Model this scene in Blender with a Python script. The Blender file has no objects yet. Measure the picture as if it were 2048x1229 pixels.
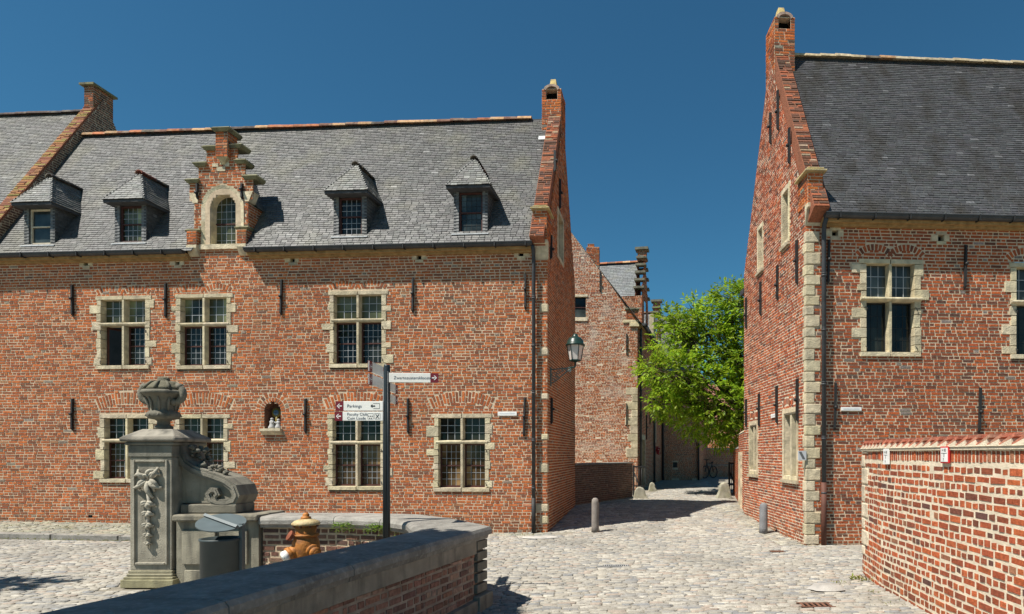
import bpy, math, random
import numpy as np
from mathutils import Vector, Matrix
R = random.Random(7)
NR = np.random.default_rng(7)
sc = bpy.context.scene
COL = sc.collection
# ------------------------------------------------------------------ camera, sky, sun, exposure
FPX, CX, CY, EYE = 1250.0, 1235.0, 908.0, 1.6      # focal length and principal point in photo pixels (2048 wide)
cd = bpy.data.cameras.new('camera'); cam = bpy.data.objects.new('camera', cd); COL.objects.link(cam)
cam.location = (0, 0, EYE); cam.rotation_euler = (math.radians(90), 0, 0)
cd.sensor_width = 36; cd.lens = 36 * FPX / 2048
cd.shift_x = -(CX - 1024) / 2048; cd.shift_y = (CY - 614.5) / 2048
cd.clip_start = 0.05; cd.clip_end = 2000
sc.camera = cam
SUN_EL = math.radians(59); LDX, LDY = 0.807, 0.590   # horizontal direction the light travels
w = bpy.data.worlds.new('World'); sc.world = w; w.use_nodes = True
nt = w.node_tree; bg = nt.nodes['Background']
sky = nt.nodes.new('ShaderNodeTexSky'); sky.sky_type = 'NISHITA'; sky.sun_disc = False
sky.sun_elevation = SUN_EL
sky.sun_rotation = math.atan2(-LDX, -LDY)             # azimuth of the sun, from +Y towards +X
sky.altitude = 0; sky.air_density = 1.0; sky.dust_density = 0.15; sky.ozone_density = 4.5
tint = nt.nodes.new('ShaderNodeMix'); tint.data_type = 'RGBA'; tint.blend_type = 'MULTIPLY'; tint.inputs[0].default_value = 1.0; tint.inputs[7].default_value = (.46, .99, 1.06, 1)
nt.links.new(sky.outputs[0], tint.inputs[6]); nt.links.new(tint.outputs[2], bg.inputs[0]); bg.inputs[1].default_value = 0.052
sd = bpy.data.lights.new('sun', 'SUN'); sd.energy = 5.0; sd.angle = math.radians(0.53); sd.color = (1.0, 0.95, 0.86)
sun = bpy.data.objects.new('sun', sd); COL.objects.link(sun)
ld = Vector((LDX * math.cos(SUN_EL), LDY * math.cos(SUN_EL), -math.sin(SUN_EL)))
sun.rotation_euler = ld.to_track_quat('-Z', 'Y').to_euler(); sun.location = (-20, -15, 40)
sc.view_settings.view_transform = 'Standard'; sc.view_settings.look = 'None'
sc.view_settings.exposure = 0.6; sc.view_settings.gamma = 1.0; sc.view_settings.use_curve_mapping = False

# ------------------------------------------------------------------ helpers
def V(*a): return np.array(a, float)
def nrm(v): v = np.asarray(v, float); return v / np.linalg.norm(v)
def pw(x, y, D): return V((x - CX) * D / FPX, D, EYE - (y - CY) * D / FPX)
class Frame:
    """a plane: s along u, t along w, d outward along n"""
    def __init__(f, O, u, w=(0, 0, 1)):
        f.O = np.asarray(O, float); f.u = nrm(u); f.w = nrm(w); f.n = nrm(np.cross(f.u, f.w))
    def P(f, s, t, d=0.0): return f.O + f.u * s + f.w * t + f.n * d
    def px(f, x, y, d=0.0):
        r = V((x - CX) / FPX, 1, -(y - CY) / FPX); c = V(0, 0, EYE)
        k = np.dot(f.O + f.n * d - c, f.n) / np.dot(r, f.n); q = c + r * k - f.O
        return float(np.dot(q, f.u)), float(np.dot(q, f.w))
def link(o, parent=None):
    COL.objects.link(o)
    if parent is not None: o.parent = parent; o.matrix_parent_inverse = Matrix.Translation(parent.get('_org', (0, 0, 0))).inverted() if '_org' in parent else Matrix()
    return o
def tag(o, label=None, cat=None, group=None, kind=None):
    if label: o['label'] = label
    if cat: o['category'] = cat
    if group: o['group'] = group
    if kind: o['kind'] = kind
    return o
def thing(name, loc, label, cat, group=None):
    o = bpy.data.objects.new(name, None); COL.objects.link(o); o.location = loc; o['_org'] = [float(c) for c in loc]
    o.empty_display_size = 0.2
    return tag(o, label, cat, group)
def finish():
    def level(o): return 1 if o.parent is None else 1 + level(o.parent)
    for _ in range(3):                      # thing > part > sub-part, no deeper
        deep = [o for o in bpy.data.objects if level(o) > 3]
        for o in deep: o.parent = o.parent.parent
    for o in bpy.data.objects:
        if '_org' in o: del o['_org']
class MB:
    def __init__(m): m.v = []; m.f = []; m.c = []; m.sm = []
    def add(m, vs, fs, col=(1, 1, 1), smooth=False):
        b = len(m.v); m.v += [tuple(float(q) for q in p) for p in vs]
        for f in fs: m.f.append([b + i for i in f]); m.c.append(col); m.sm.append(smooth)
    def hexa(m, p, col=(1, 1, 1)):     # p: 8 points, 0-3 back ring, 4-7 front ring
        m.add(p, [(3, 2, 1, 0), (4, 5, 6, 7), (0, 1, 5, 4), (1, 2, 6, 5), (2, 3, 7, 6), (3, 0, 4, 7)], col)
    def fbox(m, fr, s0, s1, t0, t1, d0, d1, col=(1, 1, 1), ins=0.0):
        P = fr.P
        m.hexa([P(s0, t0, d0), P(s1, t0, d0), P(s1, t1, d0), P(s0, t1, d0),
                P(s0 + ins, t0 + ins, d1), P(s1 - ins, t0 + ins, d1), P(s1 - ins, t1 - ins, d1), P(s0 + ins, t1 - ins, d1)], col)
    def box(m, x0, x1, y0, y1, z0, z1, col=(1, 1, 1)):
        m.hexa([(x0, y0, z0), (x1, y0, z0), (x1, y1, z0), (x0, y1, z0), (x0, y0, z1), (x1, y0, z1), (x1, y1, z1), (x0, y1, z1)], col)
    def prism(m, fr, poly, d0, d1, col=(1, 1, 1)):      # polygon in (s,t) extruded along d
        n = len(poly); a = [fr.P(s, t, d0) for s, t in poly]; b = [fr.P(s, t, d1) for s, t in poly]
        m.add(a + b, [tuple(range(n))[::-1], tuple(range(n, 2 * n))] + [(i, (i + 1) % n, n + (i + 1) % n, n + i) for i in range(n)], col)
    def tube(m, pts, rad, n=8, col=(1, 1, 1), flat=None, cap=True, smooth=True, ratio=1.0):
        pts = [np.asarray(p, float) for p in pts]
        if not hasattr(rad, '__len__'): rad = [rad] * len(pts)
        vs = []; prev = None
        for i, p in enumerate(pts):
            t = nrm(pts[min(i + 1, len(pts) - 1)] - pts[max(i - 1, 0)])
            if flat is not None: a = np.asarray(flat, float) - t * np.dot(flat, t)
            elif prev is None: a = np.cross(t, V(0, 0, 1)) if abs(t[2]) < .9 else np.cross(t, V(1, 0, 0))
            else: a = prev - t * np.dot(prev, t)
            a = nrm(a); prev = a; b = np.cross(t, a)
            for k in range(n):
                q = 2 * math.pi * k / n; vs.append(p + (a * math.cos(q) * ratio + b * math.sin(q)) * rad[i])
        fs = [(i * n + k, i * n + (k + 1) % n, (i + 1) * n + (k + 1) % n, (i + 1) * n + k) for i in range(len(pts) - 1) for k in range(n)]
        if cap: fs += [tuple(range(n))[::-1], tuple(range((len(pts) - 1) * n, len(pts) * n))]
        m.add(vs, fs, col, smooth)
    def lathe(m, c, prof, n=24, col=(1, 1, 1), axis=None, smooth=True):
        ax = nrm(axis) if axis is not None else V(0, 0, 1)
        a = nrm(np.cross(ax, V(0, 1, 0))) if abs(ax[1]) < .9 else nrm(np.cross(ax, V(1, 0, 0))); b = np.cross(ax, a)
        vs = [np.asarray(c) + ax * z + (a * math.cos(2 * math.pi * k / n) + b * math.sin(2 * math.pi * k / n)) * r for r, z in prof for k in range(n)]
        fs = [(i * n + k, i * n + (k + 1) % n, (i + 1) * n + (k + 1) % n, (i + 1) * n + k) for i in range(len(prof) - 1) for k in range(n)]
        fs += [tuple(range(n))[::-1], tuple(range((len(prof) - 1) * n, len(prof) * n))]
        m.add(vs, fs, col, smooth)
    def build(m, name, mat, parent=None, bevel=0.0):
        me = bpy.data.meshes.new(name); me.from_pydata(m.v, [], m.f)
        at = me.attributes.new('bcol', 'FLOAT_COLOR', 'FACE')
        at.data.foreach_set('color', np.c_[np.array(m.c, float), np.ones(len(m.c))].ravel())
        me.polygons.foreach_set('use_smooth', m.sm); me.materials.append(mat); me.update()
        o = bpy.data.objects.new(name, me); link(o, parent)
        if bevel:
            b = o.modifiers.new('bevel', 'BEVEL'); b.width = bevel; b.segments = 2; b.limit_method = 'ANGLE'; b.angle_limit = math.radians(40)
        return o
def bulk(name, Q, n, cols, mat, parent, depth=0.03, proud=0.0, ins=0.004, kind='stuff', dome=None, smooth=False):
    """many small pieces in one mesh. Q (N,4,3): front quads on the surface, n: outward normal, proud: (N,) offsets"""
    N = len(Q)
    if N == 0: return None
    Q = np.asarray(Q, float); n = np.broadcast_to(np.asarray(n, float), (N, 3)); pr = np.broadcast_to(np.asarray(proud, float), (N,))
    e1 = np.roll(Q, -1, 1) - Q; e2 = np.roll(Q, 1, 1) - Q
    un = lambda e: e / np.maximum(np.linalg.norm(e, axis=2, keepdims=True), 1e-6)
    off = un(e1) + un(e2)
    back = Q - n[:, None] * depth
    if dome is None:
        rings = [back, Q + off * ins + (n * pr[:, None])[:, None]]
    else:
        rings = [back, Q + (n * (pr - dome)[:, None])[:, None], Q + off * ins + (n * pr[:, None])[:, None]]
    K = len(rings); Vt = np.stack(rings, 1).reshape(-1, 3)
    base = (np.arange(N) * 4 * K)[:, None]; F = []
    for r in range(K - 1):
        for k in range(4): F.append(base + np.array([[r * 4 + k, r * 4 + (k + 1) % 4, r * 4 + 4 + (k + 1) % 4, r * 4 + 4 + k]]))
    t = (K - 1) * 4; F.append(base + np.array([[t, t + 1, t + 2, t + 3]]))
    nf = len(F); F = np.stack(F, 1).reshape(-1, 4)
    me = bpy.data.meshes.new(name); me.vertices.add(len(Vt)); me.vertices.foreach_set('co', Vt.ravel())
    me.loops.add(F.size); me.loops.foreach_set('vertex_index', F.ravel().astype(np.int32))
    me.polygons.add(len(F)); me.polygons.foreach_set('loop_start', (np.arange(len(F)) * 4).astype(np.int32))
    me.polygons.foreach_set('loop_total', np.full(len(F), 4, np.int32))
    at = me.attributes.new('bcol', 'FLOAT_COLOR', 'FACE')
    at.data.foreach_set('color', np.c_[np.repeat(np.asarray(cols, float), nf, 0), np.ones(N * nf)].ravel())
    me.polygons.foreach_set('use_smooth', np.full(len(F), smooth)); me.materials.append(mat); me.update(calc_edges=True); me.validate()
    o = bpy.data.objects.new(name, me); link(o, parent)
    if kind: o['kind'] = kind
    return o
_unit = {}
def unit_mesh(key, mat, ins, dome=None):
    """a shared unit piece: 1 x 1 front on the XZ plane, depth along Y (0 = front)"""
    if key in _unit: return _unit[key]
    a, b = ins
    ring = [(-.5, -.5), (.5, -.5), (.5, .5), (-.5, .5)]
    vs = [(x, 1, z) for x, z in ring]
    if dome is not None: vs += [(x, dome, z) for x, z in ring]
    jit = [(.01, .03), (-.012, .0), (.0, -.04), (.008, .02)]
    vs += [(x * (1 - 2 * a) + j[0], 0, z * (1 - 2 * b) + j[1]) for (x, z), j in zip(ring, jit)]
    K = len(vs) // 4
    fs = [(r * 4 + k, r * 4 + (k + 1) % 4, r * 4 + 4 + (k + 1) % 4, r * 4 + 4 + k) for r in range(K - 1) for k in range(4)] + [tuple(range(K * 4 - 4, K * 4))]
    me = bpy.data.meshes.new(key); me.from_pydata(vs, [], fs)
    at = me.attributes.new('bcol', 'FLOAT_COLOR', 'FACE'); at.data.foreach_set('color', np.ones(len(fs) * 4)); me.materials.append(mat); me.update()
    if dome is not None: me.polygons.foreach_set('use_smooth', [True] * len(fs))
    _unit[key] = me; return me
def piece_objects(name, me, Q, n, cols, parent, depth, proud):
    for q, c, p in zip(Q, cols, proud):
        u = (q[1] - q[0] + q[2] - q[3]) / 2; wv = (q[3] - q[0] + q[2] - q[1]) / 2; ce = q.mean(0) + n * p
        M = Matrix(((u[0], -n[0] * depth, wv[0], ce[0]), (u[1], -n[1] * depth, wv[1], ce[1]), (u[2], -n[2] * depth, wv[2], ce[2]), (0, 0, 0, 1)))
        o = bpy.data.objects.new(name, me); COL.objects.link(o); o.parent = parent; o.matrix_basis = M; o.color = (c[0], c[1], c[2], 1)
def split_pieces(name, key, Q, n, cols, mat, parent, depth, proud, ins, nobj=300, dome=None, far=None):
    """the pieces that show largest become objects, the rest one mesh"""
    Q = np.asarray(Q, float); cols = np.asarray(cols, float); proud = np.asarray(proud, float)
    if nobj and len(Q):
        ce = Q.mean(1); ar = np.linalg.norm(np.cross(Q[:, 2] - Q[:, 0], Q[:, 3] - Q[:, 1]), axis=1)
        dv = ce - V(0, 0, EYE); D = np.maximum(dv[:, 1], .5); x = CX + FPX * dv[:, 0] / D; y = CY - FPX * dv[:, 2] / D
        vis = (x > 2) & (x < 2046) & (y > 2) & (y < 1227)
        if far is not None: vis &= far(x, y)
        score = np.where(vis, ar * np.abs((dv * n).sum(1)) / D ** 3, -1)
        idx = np.argsort(-score)[:nobj]; idx = idx[score[idx] > 0]
        rect = np.linalg.norm(Q[:, 1] - Q[:, 0] - (Q[:, 2] - Q[:, 3]), axis=1) < .012
        idx = idx[rect[idx]]
        me = unit_mesh(key, mat, (.03, .08) if dome is None else (.14, .16), dome)
        piece_objects(name, me, Q[idx], n, cols[idx], parent, depth, proud[idx])
        keep = np.ones(len(Q), bool); keep[idx] = False; Q, cols, proud = Q[keep], cols[keep], proud[keep]
    bulk(name + '_field', Q, n, cols, mat, parent, depth, proud, ins, 'stuff', None if dome is None else dome * depth, dome is not None)

# ------------------------------------------------------------------ materials
def mat(name, col=(1, 1, 1), rough=.85, nscale=8., namt=.25, bump=.25, bscale=60., spec=.3, metal=0., attr=False, stain=None, stain_amt=0., sscale=1.2, streak=False):
    m = bpy.data.materials.new(name); m.use_nodes = True; t = m.node_tree; N = t.nodes; L = t.links; b = N['Principled BSDF']
    tc = N.new('ShaderNodeTexCoord'); geo = N.new('ShaderNodeNewGeometry')
    b.inputs['Roughness'].default_value = rough; b.inputs['Specular IOR Level'].default_value = spec; b.inputs['Metallic'].default_value = metal
    def mix(a, bb, fac, typ='MIX'):
        x = N.new('ShaderNodeMix'); x.data_type = 'RGBA'; x.blend_type = typ
        for i, q in ((6, a), (7, bb), (0, fac)):
            if hasattr(q, 'is_linked'): L.new(q, x.inputs[i])
            else: x.inputs[i].default_value = q if not isinstance(q, tuple) else (*q, 1)
        return x.outputs[2]
    def noise(sc_, det=4, vec=None):
        x = N.new('ShaderNodeTexNoise'); x.inputs['Scale'].default_value = sc_; x.inputs['Detail'].default_value = det
        L.new(vec if vec is not None else geo.outputs['Position'], x.inputs['Vector']); return x.outputs['Fac']
    def ramp(f, a, bq, lo=0., hi=1.):
        x = N.new('ShaderNodeMapRange'); x.inputs[1].default_value = a; x.inputs[2].default_value = bq; x.inputs[3].default_value = lo; x.inputs[4].default_value = hi
        L.new(f, x.inputs[0]); return x.outputs[0]
    c = col
    if attr:
        a = N.new('ShaderNodeAttribute'); a.attribute_name = 'bcol'; oi = N.new('ShaderNodeObjectInfo')
        c = mix(a.outputs['Color'], oi.outputs['Color'], 1.0, 'MULTIPLY')
        c = mix(c, tuple(col), 1.0, 'MULTIPLY')
    else:
        rgb = N.new('ShaderNodeRGB'); rgb.outputs[0].default_value = (*col, 1); c = rgb.outputs[0]
    v = ramp(noise(nscale, 6), .3, .7, 1 - namt, 1 + namt)
    gr = N.new('ShaderNodeCombineColor'); [L.new(v, gr.inputs[i]) for i in range(3)]
    c = mix(c, gr.outputs[0], 1.0, 'MULTIPLY')
    if stain:
        vec = None
        if streak:
            mp = N.new('ShaderNodeMapping'); mp.inputs['Scale'].default_value = (3.2, 3.2, .5); L.new(geo.outputs['Position'], mp.inputs['Vector']); vec = mp.outputs[0]
        c = mix(c, tuple(stain), ramp(noise(sscale, 5, vec), .5, .72, 0, stain_amt))
    L.new(c, b.inputs['Base Color'])
    if bump:
        bp = N.new('ShaderNodeBump'); bp.inputs['Strength'].default_value = bump; bp.inputs['Distance'].default_value = .02
        L.new(noise(bscale, 5), bp.inputs['Height']); L.new(bp.outputs[0], b.inputs['Normal'])
    m.diffuse_color = (*col, 1)
    return m
M_BRICK = mat('brick_clay', rough=.9, nscale=30, namt=.28, bump=.5, bscale=90, spec=.15, attr=True, stain=(.13, .075, .05), stain_amt=.42, sscale=.75, streak=True)
M_BRICKW = mat('brick_limewashed', rough=.92, nscale=25, namt=.25, bump=.5, bscale=80, spec=.1, attr=True, stain=(.60, .52, .46), stain_amt=.6, sscale=1.4)
M_MORTAR = mat('lime_mortar', (.60, .475, .335), .95, 14, .2, .5, 120, .1, stain=(.34, .26, .18), stain_amt=.5, sscale=.9)
M_MORTARW = mat('white_mortar', (.72, .62, .47), .95, 14, .15, .5, 120, .1)
M_MORTARD = mat('dirty_mortar', (.26, .22, .17), .95, 14, .3, .5, 120, .1)
M_SLATE = mat('slate', rough=.5, nscale=20, namt=.22, bump=.25, bscale=60, spec=.4, attr=True, stain=(.19, .18, .12), stain_amt=.45, sscale=1.3)
M_SLATEB = mat('dark_slate', rough=.5, nscale=20, namt=.22, bump=.25, bscale=60, spec=.35, attr=True, stain=(.035, .03, .022), stain_amt=.75, sscale=.8, streak=True)
M_UNDER = mat('roof_batten', (.065, .067, .07), .9, 10, .2, 0)
M_STONE = mat('sandstone', (.56, .48, .335), .9, 9, .25, .6, 45, .2, attr=True, stain=(.30, .26, .19), stain_amt=.65, sscale=5)
M_BLUE = mat('bluestone', (.25, .238, .205), .85, 7, .22, .4, 70, .25, attr=True, stain=(.06, .058, .05), stain_amt=.75, sscale=2.2, streak=True)
M_COPE = mat('bluestone_coping', (.19, .178, .158), .75, 6, .3, .4, 70, .3, attr=True, stain=(.36, .35, .31), stain_amt=.55, sscale=26)
M_TILE = mat('ridge_tile_clay', rough=.9, nscale=14, namt=.35, bump=.4, attr=True, stain=(.32, .28, .2), stain_amt=.6, sscale=5)
M_ZINC = mat('dark_zinc', (.045, .047, .05), .55, 6, .25, .1, 40, .4)
M_RUSTP = mat('rust_pipe', (.11, .045, .03), .7, 6, .25, .2, 40, .3)
M_LEADW = mat('lead_flashing', (.55, .56, .56), .5, 8, .2, .2, 40, .4)
M_IRON = mat('black_iron', (.02, .02, .02), .6, 12, .3, .2, 60, .4)
M_CAME = mat('lead_came', (.42, .45, .48), .5, 12, .2, 0, spec=.4)
M_WOODR = mat('red_brown_wood', (.075, .028, .022), .6, 12, .25, .15, 60, .3)
M_WOODC = mat('cream_wood', (.6, .52, .38), .6, 12, .2, .15, 60, .3)
M_OCHRE = mat('ochre_board', (.33, .21, .09), .8, 10, .3, .2, 50, .2)
M_DARK = mat('dark_interior', (.008, .008, .007), .9, 5, .2, 0, spec=.05)
M_COB = mat('cobble_stone', rough=.85, nscale=24, namt=.22, bump=.45, bscale=70, spec=.25, attr=True, stain=(.17, .16, .14), stain_amt=.6, sscale=.6)
M_GND = mat('sandy_joint', (.26, .235, .19), .95, 5, .25, .6, 60, .1, stain=(.25, .23, .2), stain_amt=.5, sscale=.8)
M_LEAFY = None
def glass_mat(name, tint, rough=.06):
    m = mat(name, tint, rough, 1.6, .8, .06, 5, .3, attr=True); return m
M_GLASS = glass_mat('old_window_glass', (.014, .016, .013))
M_GLASSG = glass_mat('green_curtain_glass', (.05, .055, .03))
M_GLASSB = glass_mat('bluish_window_glass', (.05, .065, .065))
M_GLASSO = glass_mat('amber_window_glass', (.05, .032, .015))
def leaf_mat(name, col, tr=.45):
    m = bpy.data.materials.new(name); m.use_nodes = True; t = m.node_tree; N = t.nodes; L = t.links; b = N['Principled BSDF']
    b.inputs['Roughness'].default_value = .5; b.inputs['Specular IOR Level'].default_value = .3
    a = N.new('ShaderNodeAttribute'); a.attribute_name = 'bcol'
    mx = N.new('ShaderNodeMix'); mx.data_type = 'RGBA'; mx.blend_type = 'MULTIPLY'; mx.inputs[0].default_value = 1; mx.inputs[7].default_value = (*col, 1)
    L.new(a.outputs['Color'], mx.inputs[6]); L.new(mx.outputs[2], b.inputs['Base Color'])
    tl = N.new('ShaderNodeBsdfTranslucent'); ms = N.new('ShaderNodeMixShader'); ms.inputs[0].default_value = tr
    L.new(mx.outputs[2], tl.inputs[0]); L.new(b.outputs[0], ms.inputs[1]); L.new(tl.outputs[0], ms.inputs[2]); L.new(ms.outputs[0], N['Material Output'].inputs[0])
    return m
M_LEAF = leaf_mat('tree_leaf', (.29, .44, .032), .5); M_FERN = leaf_mat('fern_leaf', (.16, .27, .035)); M_GRASS = leaf_mat('grass_blade', (.22, .25, .05), .3)
M_BARK = mat('bark', (.07, .055, .04), .95, 12, .3, .6, 40, .1)
def paint(name, col, rough=.45, spec=.4, metal=0): return mat(name, col, rough, 9, .08, .03, 60, spec, metal)

def brick_cols(n, pal=None, ce=None):
    pal = pal or [((.53, .15, .044), .27), ((.42, .116, .040), .30), ((.31, .095, .044), .25), ((.19, .076, .045), .11), ((.44, .21, .11), .05), ((.24, .24, .20), .012), ((.11, .07, .055), .008)]
    P = np.array([p[0] for p in pal]); q = np.array([p[1] for p in pal]); q = q / q.sum()
    c = P[NR.choice(len(P), n, p=q)] * NR.uniform(.82, 1.18, (n, 1)) * NR.uniform(.95, 1.05, (n, 3))
    if ce is not None:      # firing batches and repairs: neighbouring bricks resemble each other
        x, y, z = ce[:, 0], ce[:, 1], ce[:, 2]
        f = np.sin(x * 1.3 + y * .9 + 2.1 * np.sin(z * .8)) * np.sin(z * 1.9 + 1.7 * np.sin(x * .7 + y)) + .6 * np.sin(x * 3.1 + z * 2.3 + y * 2.7) * np.sin(z * 4.1 - x * 2.2)
        m = (P * q[:, None]).sum(0); k = np.clip(.5 + .45 * f, 0, 1)[:, None]
        warm, dull = m * V(1.12, 1.08, 1.0), m * V(.74, .80, .98)
        c = c * .74 + (warm * k + dull * (1 - k)) * .26
        damp = np.clip(1 - z / .45, 0, 1)[:, None] * .45; c = c * (1 - damp) + (c * .55 + V(.035, .038, .022)) * damp
    return c
PAL_B = [((.48, .115, .034), .27), ((.37, .088, .032), .34), ((.26, .072, .034), .26), ((.11, .05, .036), .12), ((.22, .23, .21), .02), ((.06, .05, .045), .02)]
PAL_E = [((.50, .125, .045), .32), ((.37, .088, .04), .32), ((.24, .07, .04), .22), ((.13, .058, .042), .07), ((.34, .17, .10), .05), ((.07, .06, .06), .03)]
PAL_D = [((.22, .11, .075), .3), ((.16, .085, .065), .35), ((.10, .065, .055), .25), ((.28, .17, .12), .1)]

# ------------------------------------------------------------------ brick walls and slate surfaces
def rect(s0, s1, t0, t1): return lambda s, t: (s > s0) & (s < s1) & (t > t0) & (t < t1)
def ringseg(sc_, tc_, r0, r1, half):      # the ring of a segmental arch
    def f(s, t):
        r = np.hypot(s - sc_, t - tc_); a = np.abs(np.arctan2(s - sc_, t - tc_)); return (r > r0) & (r < r1) & (a < half)
    return f
def runs(mask, S):
    m = np.concatenate([[0], mask.astype(int), [0]]); d = np.diff(m); a = np.where(d == 1)[0]; b = np.where(d == -1)[0]
    h = (S[1] - S[0]) / 2
    return [(S[i] - h, S[j - 1] + h) for i, j in zip(a, b)]
class Wall:
    def __init__(w, fr, s0, s1, t0, t1, top=None):
        w.fr, w.s0, w.s1, w.t0, w.t1 = fr, s0, s1, t0, t1; w.holes = []; w.faces = []; w.top = top; w.extra = []
    def ok(w, S, t, soft):
        m = np.ones(len(S), bool)
        if w.top is not None: m &= t < w.top(S)
        for h in w.holes: m &= np.logical_not(h(S, t))
        if soft:
            for h in w.faces: m &= np.logical_not(h(S, t))
        return m
    def build(w, parent, name='wall', course=.0585, st=.205, hd=.1, j=.0118, mort=None, bmat=None, pal=None, nobj=300, depth=.03, rec=.005, wob=.003, far=None, thick=.0, label=None, key='brick', bond='english', skip=0.):
        fr = w.fr; S = np.arange(w.s0 + .005, w.s1, .01); mb = MB(); Q = []
        nc = int(math.ceil((w.t1 - w.t0) / course)); P = fr.P
        for c in range(nc):
            a = w.t0 + c * course; b = min(a + course, w.t1); mid = (a + b) / 2
            for (x, y) in runs(w.ok(S, mid, False), S):
                mb.add([P(x, a, -rec), P(y, a, -rec), P(y, b, -rec), P(x, b, -rec)], [(0, 1, 2, 3)])
            rr = runs(w.ok(S, mid, True), S)
            if b - a < course * .6: continue
            L0 = (st if c % 2 == 0 else hd) if bond == 'english' else st
            s = w.s0 - R.uniform(0, L0) if c % 4 < 2 else w.s0 - L0 * R.uniform(.2, .8)
            k = 0
            while s < w.s1:
                ln = L0 * R.uniform(.88, 1.1)
                if R.random() < .1: ln = (hd if L0 == st else st) * R.uniform(.9, 1.05)
                e = s + ln
                for (x, y) in rr:
                    p, q = max(s + j / 2, x), min(e - j / 2, y)
                    if q - p > .03 and R.random() >= skip:
                        w1, w2, w3, w4 = [R.uniform(-wob, wob) for _ in range(4)]
                        Q.append([P(p, a + j / 2 + w1), P(q, a + j / 2 + w2), P(q, b - j / 2 + w3), P(p, b - j / 2 + w4)])
                s = e
        wall = mb.build(name, mort or M_MORTAR, parent)
        if label: wall['label'] = label
        Q += w.extra
        if Q:
            Q = np.array(Q); n = len(Q)
            split_pieces('brick', key, Q, fr.n, brick_cols(n, pal, Q.mean(1)), bmat or M_BRICK, wall, depth, NR.uniform(-.003, .004, n), .0045, nobj, None, far)
        return wall
    def arch(w, sc_, half_w, tb, rise, th, parts=1):
        """segmental brick arch: springing at tb, half width, rise, ring thickness"""
        r = (half_w ** 2 + rise ** 2) / (2 * rise); tc = tb + rise - r; ha = math.asin(min(1, half_w / r))
        w.faces.append(ringseg(sc_, tc, r - .004, r + th + .012, ha + .02))
        n = max(5, int(2 * ha * (r + th / 2) / .066)); P = w.fr.P
        for i in range(n):
            a0 = -ha + 2 * ha * (i + .1) / n; a1 = -ha + 2 * ha * (i + .9) / n
            cuts = [(0, 1)] if (i % 2 == 0 or th < .16) else [(0, .46), (.54, 1)]
            for k0, k1 in cuts:
                ra, rb = r + th * k0, r + th * k1
                w.extra.append([P(sc_ + ra * math.sin(a0), tc + ra * math.cos(a0)), P(sc_ + ra * math.sin(a1), tc + ra * math.cos(a1)),
                                P(sc_ + rb * math.sin(a1), tc + rb * math.cos(a1)), P(sc_ + rb * math.sin(a0), tc + rb * math.cos(a0))])
def slates(parent, name, fr, s0, s1, tmax, ok=None, ex=.065, wd=.13, nobj=0, mat_=None, base=(.092, .091, .088), light=.012, far=None, t0=0., under=True):
    """rows of slates on a sloping plane; each is a thin tilted tile"""
    Q = []; S = np.arange(s0 + .005, s1, .01); P = fr.P; rows = int((tmax - t0) / ex)
    mb = MB()
    for r in range(rows):
        a = t0 + r * ex; mid = a + ex * .5
        m = np.ones(len(S), bool) if ok is None else ok(S, mid)
        rr = runs(m, S)
        for x, y in rr: mb.add([P(x, a, -.012), P(y, a, -.012), P(y, a + ex, -.012), P(x, a + ex, -.012)], [(0, 1, 2, 3)])
        s = s0 - R.uniform(0, wd)
        while s < s1:
            ln = wd * R.uniform(.75, 1.25); e = s + ln
            for x, y in rr:
                p, q = max(s + .002, x), min(e - .002, y)
                if q - p > .025:
                    h = R.uniform(.004, .009); k = R.uniform(-.004, .004)
                    Q.append([P(p, a + k, h), P(q, a + k + R.uniform(-.004, .004), h + R.uniform(-.002, .002)), P(q, a + ex * 1.05, -.004), P(p, a + ex * 1.05, -.004)])
            s = e
    roof = mb.build(name, M_UNDER, parent)
    n = len(Q); 
    if n:
        c = np.array(base) * NR.uniform(.8, 1.22, (n, 1)) * NR.uniform(.97, 1.03, (n, 3))
        lt = NR.random(n) < light; c[lt] = np.array(base) * 2.0 * NR.uniform(.8, 1.2, (lt.sum(), 1))
        split_pieces('slate', 'slate' + mat_.name if mat_ else 'slate', np.array(Q), fr.n, c, mat_ or M_SLATE, roof, .012, np.zeros(n), .0015, nobj, None, far)
    return roof
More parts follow.
